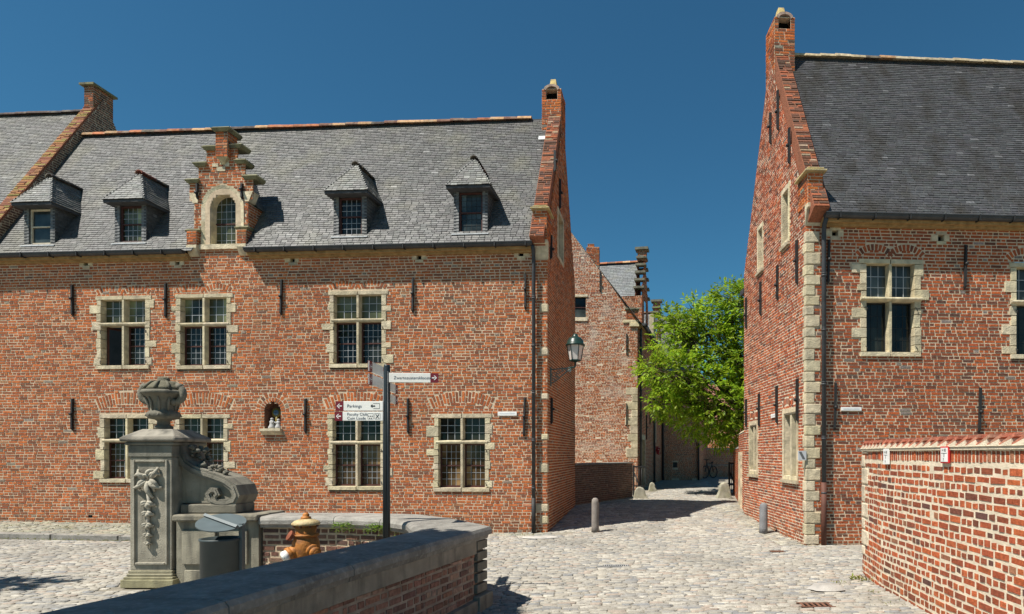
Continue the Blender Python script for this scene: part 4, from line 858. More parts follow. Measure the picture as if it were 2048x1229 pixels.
for k in range(60): p = CS.P(s_ + R.gauss(0, .2), t0 + R.gauss(.1, .09), .12 + R.gauss(0, .06)); fb.lathe(p, [(.01, -.03), (.035, 0), (.01, .03)], 5, smooth=False)
tag(fb.build('geraniums', paint('red_petals', (.4, .01, .015), .6)), 'red geraniums in the window of the lane front', 'flowers', kind='stuff')
gutter(houseC, CS, 0.05, 9.6, EC, .15, .08, 1.2)
for s_ in (.35, 5.2, 9.4): downpipe(houseC, CS, s_, GZ, EC - .05, .08, .05)
# main roof (right slope) and dormers with stepped fronts
rf = Frame(CS.P(0, EC, .15), CS.u, -CS.n * 3.0 + V(0, 0, 3.95)); slates(houseC, 'roof', rf, -.2, 9.6, math.hypot(3, 3.95), ex=.12, wd=.2)
mb = MB(); mb.hexa([CS.P(.05, EC + 3.9, -3.0), CS.P(9.6, EC + 3.9, -3.0), CS.P(9.6, EC, -6), CS.P(.05, EC, -6), CS.P(.05, EC + 3.95, -3.0), CS.P(9.6, EC + 3.95, -3.0), CS.P(9.6, EC + .1, -6), CS.P(.05, EC + .1, -6)]); mb.fbox(CS, .05, 9.6, 0, EC, -6.1, -6); mb.build('rear_roof', M_ZINC, houseC)
def lane_dormer(sm, hw, ze, zr, top):
    W = Wall(CS, sm - hw, sm + hw, EC - .05, top); n = 5
    def tp(S): return ze + np.floor((1 - np.abs(S - sm) / hw) * n + .6) / n * (top - .35 - ze) + .1
    W.top = tp; s0, s1 = sm - .35, sm + .35; W.holes.append(rect(s0, s1, EC + .3, ze)); dm = W.build(houseC, 'stepped_dormer', nobj=0, pal=PAL_B); pane(dm, CS, s0, s1, EC + .3, ze, -.1, M_GLASS)
    mb = MB(); mb.fbox(CS, sm - hw, sm + hw, EC, ze, -.3, -.28)
    for k in range(n): hh = ze + k / n * (top - .35 - ze); q = hw * (1 - k / n) - .1; mb.fbox(CS, sm - q, sm + q, hh, hh + (top - .35 - ze) / n, -.29, -.27)
    mb.build('gable_back', M_BRICK, dm).color = (.3, .1, .06, 1)
    for k in range(n):
        z = ze + (k + .6) / n * (top - .35 - ze) + .1
        for sg in (-1, 1):
            c = sm + sg * hw * (1 - (k + .3) / n); mb = MB(); mb.fbox(CS, c - .17, c + .17, z - .03, z + .05, -.34, .08, (.7, .7, .6)); mb.build('step_cap', M_BLUE, dm)
    brick_box(dm, 'top_pier', CS.P(sm - .16, top - .5, .05), CS.u, .32, .35, .45); mb = MB(); mb.fbox(CS, sm - .25, sm + .25, top - .05, top + .05, -.4, .14, (.7, .7, .6)); mb.build('step_cap', M_BLUE, dm)
    T = math.hypot(zr - ze, hw)
    slates(dm, 'dormer_roof', Frame(CS.P(sm - hw, ze, -.3), CS.n, CS.P(sm, zr, 0) - CS.P(sm - hw, ze, 0)), -3., 0, T, ex=.09, wd=.16, base=(.14, .15, .155))
    slates(dm, 'dormer_roof', Frame(CS.P(sm + hw, ze, -.3), -CS.n, CS.P(sm, zr, 0) - CS.P(sm + hw, ze, 0)), 0, 3., T, ex=.09, wd=.16)
    ridge_tiles(dm, CS.P(sm, zr - .03, -.3), CS.P(sm, zr - .03, -3.2), .11)
    W = Wall(Frame(CS.P(sm - hw, 0, -.01), CS.n), -2., 0, EC, ze); W.build(dm, 'cheek_wall', nobj=0)
lane_dormer(2.4, 1.0, 7.9, 9.55, 10.05); lane_dormer(8.2, .9, 7.6, 8.75, 9.3)
# house facing down the lane at the bend
houseD = thing('far_house', (3.3, 33, GZ), 'brown brick house closing the lane, small square window low in its shaded wall', 'house')
DF = Frame((2.36, 32.9, 0), (1, 0, 0)); WDf = Wall(DF, 0, 1.95, GZ - .1, 6.0); DG = Frame(DF.P(1.95, 0, 0), (.22, 1, 0)); WDg = Wall(DG, 0, 6, GZ - .1, 6.0)
s0, s1, t0, t1 = pxr(DF, 1346, 1354.5, 925, 936); WDf.holes.append(rect(s0, s1, t0, t1)); mb = MB()
for q in ((s0 - .03, s1 + .03, t0 - .1, t0), (s0 - .06, s1 + .06, t1, t1 + .08)): mb.fbox(DF, *q, -.1, .02)
wn = mb.build('window', M_STONE, houseD); pane(wn, DF, s0, s1, t0, t1, -.06, M_GLASSB); mb = MB()
for q in ((s0, s0 + .05, t0, t1), (s1 - .05, s1, t0, t1), (s0 + .05, s1 - .05, t0, t0 + .05), (s0 + .05, s1 - .05, t1 - .05, t1)): mb.fbox(DF, *q, -.06, -.01)
mb.build('window_frame', M_IRON, wn)
s0, s1, t0, t1 = pxr(DF, 1345, 1357, 961, 967); WDf.holes.append(rect(s0, s1, t0, t1)); mb = MB()
for q in ((s0 - .05, s1 + .05, t1, t1 + .08), (s0 - .07, s0, t0 - .05, t1), (s1, s1 + .07, t0 - .05, t1)): mb.fbox(DF, *q, -.1, .02)
v = mb.build('cellar_vent', M_STONE, houseD); mb = MB(); mb.fbox(DF, s0, s1, t0, t1, -.2, -.15); mb.build('dark_back', M_DARK, v)
s0, s1, t0, t1 = pxr(DF, 1384, 1395, 957, 963); mb = MB(); mb.fbox(DF, s0, s1, t0, t1, -.1, .012); mb.build('corner_stone', M_STONE, houseD)
s_, t0 = DF.px(1386, 878); anchor(houseD, DF, s_, t0, t0 + .6)
WDf.build(houseD, nobj=0, pal=PAL_B); WDg.build(houseD, 'side_wall', nobj=0, pal=PAL_B); downpipe(houseD, DF, .02, GZ, 6, .08, .06); downpipe(houseD, DF, 1.9, GZ, 6, .08, .05)
slates(houseD, 'roof', Frame(DF.P(0, 6, .1), DF.u, (0, 3, 3.6)), -.1, 2.0, 4.6, ex=.14, wd=.2); mb = MB(); mb.fbox(Frame(DF.P(1.95, 0, 0), (-1, 0, 0)), 0, 2, 0, 6, 5.9, 6); mb.build('back_wall', M_MORTARD, houseD)
ew = thing('end_wall', (6.2, 37.5, GZ), 'low brick wall with grey coping across the far end of the lane', 'wall'); EWF = Frame((4.9, 37.6, 0), (1, 0, 0)); WE_ = Wall(EWF, 0, 5, GZ - .1, 1.85); WE_.build(ew, nobj=0, pal=PAL_B)
mb = MB(); mb.fbox(EWF, -.1, 5.1, 1.852, 1.95, -.4, .06, (1.4, 1.4, 1.4)); mb.build('coping', M_COPE, ew); mb = MB(); mb.fbox(EWF, 0, 5, .9, .96, -.1, .03, (1.6, 1.6, 1.6)); mb.build('string_course', M_COPE, ew)
hf = thing('far_house', (9, 48, 0), 'pale pink brick house with tiled roof glimpsed beyond the tree', 'house'); HF = Frame((4.5, 48, 0), (1, 0, 0)); WH = Wall(HF, 0, 10, 0, 4.2); WH.build(hf, nobj=0, mort=M_MORTARW, course=.12, st=.4, hd=.2)
slates(hf, 'roof', Frame(HF.P(0, 4.2, .2), HF.u, (0, 3, 3.2)), -.2, 10.2, 4.3, ex=.2, wd=.25, base=(.32, .14, .09), light=0)
# walls beside the lane
def simple_wall(name, label, p, q, z0, z1, th, pal, mort, capm, round_=False, nobj=0, course=.0585):
    t = thing(name, (p[0], p[1], z0), label, 'wall'); fr = Frame((p[0], p[1], 0), (q[0] - p[0], q[1] - p[1], 0)); L = math.hypot(q[0] - p[0], q[1] - p[1])
    W = Wall(fr, 0, L, z0 - .1, z1); W.build(t, nobj=nobj, pal=pal, mort=mort)
    mb = MB(); mb.fbox(fr, .0, L, z0 - .1, z1 - .002, -th, -.02); mb.build('wall_core', mort or M_MORTAR, t)
    mb = MB()
    if round_: mb.prism(Frame(fr.P(0, 0, 0), -fr.n), [(-.01 + th * k / 8, z1 + .001 + .1 * math.sin(math.pi * k / 8)) for k in range(9)], 0, L)
    else: mb.fbox(fr, -.02, L + .02, z1, z1 + .06, -th - .03, .04, (1, 1, 1), .01)
    mb.build('coping', capm, t); return t, fr
lw, lf = simple_wall('low_wall', 'low dark brick wall with flat coping from the long house to the limewashed gable', (-1.14, 16.72), (.48, 19.9), GZ, 1.28, .3, PAL_D, M_MORTARD, M_COPE)
gwl, gf = simple_wall('door_wall', 'narrow brick wall with a stone-framed doorway joined to the corner house', (3.47, 17.9), (3.13, 15.47), GZ - .05, 2.15, .3, PAL_E, M_MORTARW, M_STONE, True)
mb = MB(); L = math.hypot(.34, 2.43)
for q in ((.75, .95, GZ - .05, 1.65), (1.55, 1.75, GZ - .05, 1.65), (.95, 1.55, 1.45, 1.65)): mb.fbox(gf, *q, -.1, .05, (1.15, 1.15, 1.15))
dr = mb.build('door', M_STONE, gwl); mb = MB(); mb.fbox(gf, .95, 1.55, GZ - .05, 1.45, .012, .02); mb.build('door_leaf', paint('weathered_door', (.25, .2, .12), .8), dr)
simple_wall('lane_wall', 'brick wall with rounded coping behind the black gate beside the lane', (4.14, 22.4), (3.47, 17.95), GZ, 1.75, .3, PAL_B, M_MORTARD, M_COPE, True)

# ================================================================== GARDEN WALL (right foreground)
gw_ = thing('garden_wall', (3.15, 6.5, 0), 'bright red brick garden wall with pale mortar and clay tile coping, carrying two hydrant plates', 'wall')
GP = [(3.30, 8.42), (3.165, 7.5), (3.115, 6.2), (3.08, 2.6)]; GT = 1.635
for i in range(3):
    p, q = GP[i], GP[i + 1]; fr = Frame((p[0], p[1], 0), (q[0] - p[0], q[1] - p[1], 0)); L = math.hypot(q[0] - p[0], q[1] - p[1])
    W = Wall(fr, 0, L, -.04, GT)
    if i == 0:
        z = .25; k = 0
        while z < GT - .02:
            h = min(R.uniform(.12, .24), GT - z); l = .3 if k % 2 else .14; mb = MB(); cc = SC(); g = R.uniform(.9, 1.25); mb.fbox(fr, -.012, l, z + .004, z + h - .004, -.28, .012, (g, g, g * 1.08), .008); mb.build('end_stone', M_STONE, gw_, .01); W.faces.append(rect(-.02, l, z, z + h)); z += h; k += 1
    W.faces.append(lambda S, t: t > GT - .125)
    s_ = .02
    while s_ < L - .03:
        W.extra.append([fr.P(s_, GT - .115), fr.P(s_ + .046, GT - .115), fr.P(s_ + .046, GT - .004), fr.P(s_, GT - .004)]); s_ += .058 * R.uniform(.95, 1.1)
    W.build(gw_, nobj=100, mort=M_MORTARW, pal=PAL_E, course=.0765, st=.205, hd=.1, j=.018, wob=.008, rec=.003, depth=.03)
    mb = MB(); mb.fbox(fr, 0.001, L - .001, -.04, GT, -.27, -.02); mb.fbox(fr, .0, L, GT + .001, GT + .035, -.29, .02); mb.build('mortar_bed', M_MORTARW, gw_)
    s_ = 0.0
    while s_ < L:
        a, b = s_, s_ + .20; mb = MB(); c = R.uniform(.85, 1.15); col = (.42 * c, .14 * c, .085 * c)
        mb.hexa([fr.P(a, GT + .03, -.3), fr.P(b, GT + .10, -.3), fr.P(b, GT + .10, .026), fr.P(a, GT + .03, .026), fr.P(a, GT + .05, -.3), fr.P(b, GT + .132, -.3), fr.P(b, GT + .132, .022), fr.P(a, GT + .05, .022)], col); mb.build('coping_tile', M_TILE, gw_)
        mb = MB(); mb.hexa([fr.P(a, GT + .03, -.28), fr.P(b - .035, GT + .03, -.28), fr.P(b - .035, GT + .03, .03), fr.P(a, GT + .03, .03), fr.P(a + .002, GT + .035, -.28), fr.P(b - .036, GT + .085, -.28), fr.P(b - .036, GT + .085, .026), fr.P(a + .002, GT + .035, .026)]); mb.build('mortar_wedge', M_MORTARW, gw_)
        s_ += .165
F_E = Frame((GP[1][0], GP[1][1], 0), (GP[2][0] - GP[1][0], GP[2][1] - GP[1][1], 0))
def textmesh(body, fr, s, t, d, size, m, parent, name='lettering', align='LEFT', sx=1.0):
    cu = bpy.data.curves.new('t', 'FONT'); cu.body = body; cu.size = size; cu.align_x = align; ob = bpy.data.objects.new('t', cu); COL.objects.link(ob)
    me = bpy.data.meshes.new_from_object(ob.evaluated_get(bpy.context.evaluated_depsgraph_get())); bpy.data.objects.remove(ob)
    for v in me.vertices: v.co = Vector(fr.P(s + v.co.x * sx, t + v.co.y, d + v.co.z))
    me.materials.clear(); me.materials.append(m); o = bpy.data.objects.new(name, me); return link(o, parent)
P_WHITE = paint('white_enamel', (.78, .78, .75)); P_RED = paint('red_enamel', (.55, .02, .025)); P_NAVY = paint('navy_letters', (.03, .05, .09)); P_MAROON = paint('maroon_panel', (.16, .012, .022)); P_BLACK = paint('black_letters', (.015, .015, .015))
def plate(label, fr, xm, y0, y1, wd, rim, num):
    s_, t0 = fr.px(xm, y1); t1 = fr.px(xm, y0)[1]; t = thing('hydrant_plate', tuple(fr.P(s_, t0, .02)), label, 'sign')
    mb = MB(); mb.fbox(fr, s_ - wd / 2, s_ + wd / 2, t0, t1, .012, .03); mb.build('backing', P_RED if rim else P_WHITE, t, .004)
    mb = MB(); e = .014 if rim else .002; mb.fbox(fr, s_ - wd / 2 + e, s_ + wd / 2 - e, t0 + e, t1 - e, .03, .033); fc = mb.build('face', P_WHITE, t)
    h = t1 - t0; textmesh('H 80', fr, s_, t1 - h * .31, .0345, h * .25, P_BLACK, fc, align='CENTER'); textmesh(num, fr, s_ - .01, t0 + h * .12, .0345, h * .25, P_BLACK, fc, align='CENTER')
    mb = MB(); mb.fbox(fr, s_ - wd * .33, s_ + wd * .33, t1 - h * .42, t1 - h * .395, .033, .0345); mb.fbox(fr, s_ - .004, s_ + .004, t0 + h * .36, t1 - h * .42, .033, .0345); mb.build('tee_mark', P_BLACK, fc)
plate('plain white plate lettered H 80 on the garden wall', F_E, 1777, 898, 929, .15, False, '6'); plate('red-bordered white plate lettered H 80 on the garden wall', F_E if F_E.px(1895, 910)[0] < 1.3 else Frame((GP[2][0], GP[2][1], 0), (GP[3][0] - GP[2][0], GP[3][1] - GP[2][1], 0)), 1895, 893, 927, .155, True, '7')

# ================================================================== BRIDGE PARAPET (foreground)
ZT = .85
par = thing('stone_parapet', (-2.2, 5, 0), 'angled brick parapet with broad dark bluestone coping in the foreground', 'parapet')
OUT = [(-4.3, 8.08), (-3.4, 8.08), (-2.5, 7.88), (-1.9, 7.36), (-1.33, 6.62), (-1.60, 5.35), (-1.82, 4.32), (-2.02, 3.25), (-2.12, 2.6), (-2.33, 1.0)]
INN = [(-4.3, 7.48), (-3.4, 7.48), (-2.78, 7.30), (-2.34, 6.92), (-2.02, 6.22), (-2.20, 5.25), (-2.44, 4.32), (-2.73, 3.25), (-2.90, 2.6), (-3.34, 1.0)]
def cope(i0, i1, c):
    mb = MB(); prof = [(.06, -.12), (.045, -.085), (.0, -.075), (0., -.03), (.03, .0), (.1, .012), (.5, .018), (.9, .012), (.97, 0.), (1., -.03), (1., -.075), (.955, -.085), (.94, -.12)]; n = len(prof); vs = []
    idx = list(range(i0, i1 + 1))
    for k, i in enumerate(idx):
        o, q = V(*OUT[i], 0), V(*INN[i], 0)
        e = .004 if k == 0 else (-.004 if k == len(idx) - 1 else 0); dr = nrm(V(*OUT[min(i + 1, len(OUT) - 1)], 0) - V(*OUT[max(i - 1, 0)], 0)); o = o + dr * e; q = q + dr * e
        for a, z in prof: p = o + (q - o) * a; vs.append((p[0], p[1], ZT - .018 + z))
    fs = [(k * n + a, k * n + a + 1, (k + 1) * n + a + 1, (k + 1) * n + a) for k in range(len(idx) - 1) for a in range(n - 1)] + [(k * n + n - 1, k * n, (k + 1) * n, (k + 1) * n + n - 1) for k in range(len(idx) - 1)] + [tuple(range(n)), tuple(range((len(idx) - 1) * n, len(idx) * n))[::-1]]
    mb.add(vs, fs, c); return mb.build('coping_stone', M_COPE, par)
for a, b in ((0, 1), (1, 2), (2, 3), (3, 4), (4, 5), (5, 6), (6, 7), (7, 8), (8, 9)): k = R.uniform(.85, 1.2); cope(a, b, (k * (1.25 if a < 4 else 1),) * 3)
mb = MB()       # solid core under the coping
for i in range(len(OUT) - 1):
    def io(j): o, q = V(*OUT[j], 0), V(*INN[j], 0); d = nrm(q - o); return o + d * .1, q - d * .1
    (a, b), (c, d) = io(i), io(i + 1); mb.hexa([(*a[:2], -.05), (*c[:2], -.05), (*d[:2], -.05), (*b[:2], -.05), (*a[:2], ZT - .13), (*c[:2], ZT - .13), (*d[:2], ZT - .13), (*b[:2], ZT - .13)])
mb.build('core', M_MORTARD, par)
def par_face(p, q, z0, z1, band, nobj, plinth=0):
    fr = Frame((p[0], p[1], 0), (q[0] - p[0], q[1] - p[1], 0)); L = math.hypot(q[0] - p[0], q[1] - p[1]); W = Wall(fr, 0, L, z0, z1 - band)
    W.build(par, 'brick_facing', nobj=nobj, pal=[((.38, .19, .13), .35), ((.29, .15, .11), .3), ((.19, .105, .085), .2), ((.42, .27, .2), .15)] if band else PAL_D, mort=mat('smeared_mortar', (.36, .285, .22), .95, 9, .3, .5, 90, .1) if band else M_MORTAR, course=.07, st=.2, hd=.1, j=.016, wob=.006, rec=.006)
    if band: mb = MB(); mb.fbox(fr, -.0, L, z1 - band + .001, z1, -.1, .025, (1.15, 1.05, .95)); mb.build('stone_band', M_BLUE, par)
    if plinth: mb = MB(); mb.fbox(fr, 0, L, -.05, plinth, -.1, .05, (1.1, 1, .9)); mb.build('plinth', M_BLUE, par)
    return fr
def offp(j, k=.075): o, q = V(*OUT[j], 0), V(*INN[j], 0); d = nrm(q - o); return (o + d * k)[:2]
def offi(j, k=.09): o, q = V(*OUT[j], 0), V(*INN[j], 0); d = nrm(o - q); return (q + d * k)[:2]
a5 = np.array(offp(4)) + (np.array(offp(5)) - np.array(offp(4))) * .2
par_face(offp(5), a5, .12, ZT - .135, .13, 80, .12); par_face(offp(6), offp(5), .12, ZT - .135, .13, 120, .12); par_face(offp(7), offp(6), .12, ZT - .135, .13, 80, .12); par_face(offp(9), offp(7), .12, ZT - .135, .13, 0, .12)
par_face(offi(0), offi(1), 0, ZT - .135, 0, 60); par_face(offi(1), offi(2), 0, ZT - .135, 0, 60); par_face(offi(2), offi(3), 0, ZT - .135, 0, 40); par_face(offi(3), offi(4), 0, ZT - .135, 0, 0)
fr = Frame((a5[0], a5[1], 0), tuple(np.array(offp(4)) - a5) + (0,)); L = np.linalg.norm(np.array(offp(4)) - a5)
for k in range(5):
    z0 = .16 + k * (ZT - .135 - .16) / 5; mb = MB(); mb.fbox(fr, .03, L + .02, z0 + .006, z0 + (ZT - .295) / 5 - .006, -.35, .02, (.85, .8, .72), .006); mb.build('pier_block', M_BLUE, par, .004)
mb = MB(); mb.fbox(fr, -.02, L + .05, -.05, .155, -.38, .07, (1., .95, .85)); mb.build('pier_base', M_BLUE, par, .01)

# ================================================================== PEDESTAL, WING, URN
ped = thing('stone_pedestal', (-5.6, 7.75, 0), 'grey bluestone pedestal with carved acanthus panel, scrolled side wing and panelled block', 'pedestal')
PF = Frame((-5.60, 7.5, 0), (1, 0, 0))
def pbox(name, hx, z0, z1, f, b, ins=0., c=(1, 1, 1), bev=.008, cx=0.): mb = MB(); mb.box(-5.60 + cx - hx, -5.60 + cx + hx, 7.5 - f, 8.05 + b, z0, z1, c); return mb.build(name, M_BLUE, ped, bev)
pbox('plinth', .315, 0, .10, .07, .07, c=(1.2, 1.15, .8)); pbox('base_moulding', .295, .101, .13, .05, .05, c=(1.2, 1.15, .85)); pbox('base_moulding', .278, .131, .165, .03, .03, c=(1.2, 1.15, .9), bev=.015); pbox('base_moulding', .265, .166, .20, .015, .015, c=(1.2, 1.15, .9))
die = pbox('die', .25, .201, 1.56, 0, 0, c=(1.25, 1.2, 1.1))
for q in ((-.21, -.18, .27, 1.53), (.18, .21, .27, 1.53), (-.18, .18, 1.50, 1.53), (-.18, .18, .27, .30)):
    mb = MB(); mb.fbox(PF, *q, -.01, .022, (1.45, 1.4, 1.3), .006); mb.build('panel_moulding', M_BLUE, die)
pbox('frieze', .262, 1.561, 1.70, .015, .015, c=(.8, .8, .75)); pbox('cornice', .295, 1.701, 1.745, .035, .035, c=(.8, .8, .75), bev=.02); pbox('cornice', .335, 1.746, 1.80, .07, .07, c=(1., .95, .9), bev=.02)
mb = MB(); mb.hexa([(-5.92, 7.44, 1.801), (-5.28, 7.44, 1.801), (-5.28, 8.11, 1.801), (-5.92, 8.11, 1.801), (-5.78, 7.6, 1.90), (-5.41, 7.6, 1.90), (-5.41, 7.95, 1.90), (-5.78, 7.95, 1.90)], (1.1, 1.05, 1)); mb.build('cap', M_BLUE, ped, .008)
# carved ornament: curling acanthus leaves with a pendant of husks
orn = MB()
def petal(c, ang, ln, curl, r, n=9):
    pts = []; a = ang; p = np.array(c, float); rad = []
    for k in range(n): pts.append(PF.P(p[0], p[1], .012 + .035 * math.sin(math.pi * (k + .8) / n))); rad.append(r * (.35 + .9 * math.sin(math.pi * min(1, (k + 1.2) / (n + .5)))) if k < n - 1 else r * .75); a += curl / n; p = p + np.array((math.cos(a), math.sin(a))) * ln / n
    orn.tube(pts, rad, 6, (1.5, 1.45, 1.35), flat=PF.n, ratio=.8)
oc = (-.02, 1.30)
for ang, ln, cu, r in ((100, .17, -2.4, .019), (130, .17, 1.6, .02), (60, .17, -1.8, .02), (20, .18, 1.2, .022), (-10, .17, -1.3, .022), (165, .16, -1.2, .02), (200, .16, 1.3, .021), (235, .2, -.9, .022), (265, .24, .8, .024), (300, .2, 1.1, .023), (330, .17, -1.4, .021)): petal((oc[0] + .03 * math.cos(math.radians(ang)), oc[1] + .03 * math.sin(math.radians(ang))), math.radians(ang), ln, cu, r)
petal((oc[0] - .01, oc[1]), 0, .16, 6.5, .013, 14)
for z, k in ((1.02, 1.0), (.90, .85), (.76, .8), (.64, .65), (.54, .5)):
    for ang, cu in ((150, 2.2), (30, -2.2), (235, -1.2), (305, 1.2), (270, .4)): petal((oc[0], z), math.radians(ang), .11 * k, cu, .018 * k, 7)
orn.tube([PF.P(oc[0], 1.2, .02), PF.P(oc[0] + .02, 1.0, .025), PF.P(oc[0], .8, .02), PF.P(oc[0] + .01, .6, .02), PF.P(oc[0], .47, .01)], [.025, .018, .02, .015, .006], 6, (1.4, 1.35, 1.3)); orn.build('carved_ornament', M_BLUE, die)
# scrolled wing
WD_ = 7.62
def wp(x, y, D=WD_): p = pw(x, y, D); return p[0], p[2]
WF = Frame((0, WD_, 0), (1, 0, 0)); cp = lambda X, Y: wp(230 + X / 4.097, 740 + Y / 4.097)
curve = [(505, 615), (520, 690), (560, 765), (630, 815), (720, 850), (810, 880), (900, 915), (965, 965), (990, 1030), (968, 1075), (910, 1092), (840, 1090), (785, 1065), (765, 1020), (790, 990), (825, 992), (840, 1020), (818, 1038)]
mb = MB(); web = [cp(480, 620)] + [cp(x, y + 18) for x, y in curve[1:9]] + [cp(960, 1095), cp(480, 1095)]; mb.prism(WF, web, -.34, -.06, (1.0, .97, .88)); wing = mb.build('scroll_wing', M_BLUE, ped)
def ribbon(crv, half, d0, d1, c, name):
    mb = MB(); pts = [np.array(cp(*q)) for q in crv]; L_ = []; Rr = []
    for i, p in enumerate(pts): t = nrm(np.append(pts[min(i + 1, len(pts) - 1)] - pts[max(i - 1, 0)], 0)); nn = np.array((-t[1], t[0])); h = half * (1 - .35 * max(0, i - 10) / 7); L_.append(p + nn * h); Rr.append(p - nn * h)
    for i in range(len(pts) - 1): mb.prism(WF, [tuple(L_[i]), tuple(L_[i + 1]), tuple(Rr[i + 1]), tuple(Rr[i])], d0, d1 + .0007 * i, c)
    mb.build(name, M_BLUE, wing)
ribbon(curve, .048, -.40, .0, (.8, .78, .72), 'scroll_band'); ribbon(curve, .018, -.41, .014, (.95, .92, .86), 'scroll_fillet')
mb = MB()
for k in range(26): x = R.uniform(575, 690); p = cp(x, R.uniform(610, 760) + (x - 575) * .55); mb.lathe((p[0], WD_ + R.uniform(.05, .3), p[1]), [(.008, -.035), (.032 * R.uniform(.7, 1.2), 0), (.008, .035)], 7, (.6, .6, .55), axis=(R.gauss(0, 1), R.gauss(0, 1), .4))
mb.build('carved_fruit', M_BLUE, wing); mb = MB()
for k in range(9): a = k / 9 * 6.28; p = cp(775 + 45 * math.cos(a), 815 + 22 * math.sin(a)); mb.lathe((p[0], WD_ + .12, p[1]), [(.006, -.03), (.034, 0), (.006, .035)], 7, (.7, .68, .62), axis=(math.cos(a), -.8, .5))
for k in range(12): p = cp(R.uniform(690, 880), R.uniform(800, 830) + 25); mb.lathe((p[0], WD_ + R.uniform(.05, .3), p[1]), [(.006, -.03), (.028, 0), (.006, .03)], 6, (.55, .55, .5), axis=(R.gauss(0, 1), R.gauss(0, 1), .6))
mb.build('carved_flowers', M_BLUE, wing)
mb = MB(); mb.box(-5.318, -4.64, 7.6, 8.0, .872, .985, (.75, .72, .65)); mb.build('wing_base', M_BLUE, ped, .015)
mb = MB(); mb.box(-5.318, -4.30, 7.45, 8.1, .79, .87, (.9, .85, .75)); mb.build('block_coping', M_BLUE, ped, .02)
mb = MB(); mb.box(-5.318, -4.32, 7.53, 8.02, -.02, .789, (1.1, 1.07, .95)); blk = mb.build('panelled_block', M_BLUE, ped, .006)
for x0, x1, z0, z1 in ((-5.23, -4.83, .27, .68), (-4.78, -4.45, .27, .68), (-5.2, -4.4, .05, .2)): mb = MB(); mb.box(x0, x1, 7.5, 7.54, z0, z1, (1.3, 1.25, 1.1)); mb.build('raised_panel', M_BLUE, blk, .006)
urn = thing('stone_urn', (-5.62, 7.74, 1.9), 'weathered grey stone urn with scroll handles and draped lid on top of the pedestal', 'urn'); UC = V(-5.62, 7.74, 0)
ub = MB(); ub.lathe(UC, [(.12, 1.901), (.12, 1.935), (.085, 1.96), (.08, 2.01), (.11, 2.03), (.19, 2.045), (.215, 2.09), (.20, 2.13), (.165, 2.15), (.165, 2.19), (.175, 2.26), (.20, 2.32), (.25, 2.36), (.285, 2.375), (.29, 2.40), (.265, 2.425), (.22, 2.43)], 32, (.68, .66, .6)); ub.build('bowl', M_BLUE, urn)
mb = MB(); mb.lathe(UC, [(.25, 2.43), (.22, 2.47), (.17, 2.515), (.12, 2.545), (.085, 2.55), (.08, 2.575), (.07, 2.60), (.0, 2.605)], 28, (.6, .58, .46)); lid = mb.build('lid', M_BLUE, urn)
mb = MB()
for k in range(9):
    a = k / 9 * 6.283; d = V(math.cos(a), math.sin(a), 0); mb.tube([UC + d * .1 + V(0, 0, 2.545), UC + d * .17 + V(0, 0, 2.525), UC + d * .225 + V(0, 0, 2.475), UC + d * .265 + V(0, 0, 2.44)], [.012, .022, .026, .012], 7, (.55, .54, .45))
mb.build('drapery', M_BLUE, lid)
for sg in (-1, 1):
    mb = MB(); pts = [UC + V(sg * (.20 + .11 * math.sin(t)), -.03, 2.38 + .115 * math.cos(t)) for t in np.linspace(.1, 3.4, 14)]; mb.tube(pts, [.03 + .022 * math.sin(math.pi * k / 13) for k in range(14)], 8, (.7, .68, .62))
    mb.lathe(pts[-1], [(.01, -.06), (.05, -.04), (.05, .04), (.01, .06)], 10, (.7, .68, .62), axis=(0, 1, 0)); mb.lathe(pts[2], [(.01, -.05), (.045, -.03), (.045, .03), (.01, .05)], 10, (.7, .68, .62), axis=(0, 1, 0)); mb.build('scroll_handle', M_BLUE, urn)
mb = MB()
for k in range(10): a = k / 10 * 6.283; d = V(math.cos(a), math.sin(a), 0); mb.tube([UC + d * .165 + V(0, 0, 2.15), UC + d * .175 + V(0, 0, 2.2), UC + d * .19 + V(0, 0, 2.27), UC + d * .22 + V(0, 0, 2.33)], [.008, .018, .019, .008], 6, (.75, .72, .66)); mb.tube([UC + d * .13 + V(0, 0, 2.045), UC + d * .212 + V(0, 0, 2.09), UC + d * .19 + V(0, 0, 2.13)], [.012, .024, .01], 6, (.7, .67, .62))
mb.build('gadroons', M_BLUE, urn)

for o in urn.children_recursive:
    for v in o.data.vertices: v.co = (UC[0] + (v.co.x - UC[0]) * .83, UC[1] + (v.co.y - UC[1]) * .83, 1.9 + (v.co.z - 1.9) * .92)
# ================================================================== STREET FURNITURE
bin_ = thing('litter_bin', (-4.28, 6.75, 0), 'dark grey-green cylindrical litter bin with a flat round lid on a bar', 'bin'); BC = V(-4.28, 6.75, 0); P_BIN = paint('bin_steel', (.045, .06, .062), .5); P_LID = paint('bin_lid_steel', (.10, .125, .13), .45)
mb = MB(); mb.lathe(BC, [(.18, .12), (.195, .13), (.195, .665), (.205, .672), (.205, .69), (.18, .69), (.178, .3), (.0, .3)], 32); mb.build('body', P_BIN, bin_)
pb = BC + V(.2, .03, 0); mb = MB(); mb.box(pb[0] - .012, pb[0] + .025, pb[1] - .03, pb[1] + .03, 0, .845); mb.build('post', P_LID, bin_)
ax = nrm(V(.14, -.30, 1)); lc = BC + V(.0, -.0, .855); mb = MB(); mb.lathe(lc, [(.0, -.006), (.235, -.006), (.235, .006), (.0, .006)], 36, axis=ax, smooth=False); mb.build('lid', P_LID, bin_)
d = nrm(np.cross(ax, V(.35, 1, 0))); mb = MB(); mb.tube([lc + d * -.24 + ax * .02, lc + d * .25 + ax * .02], .022, 4, smooth=False); mb.build('lid_bar', P_LID, bin_)
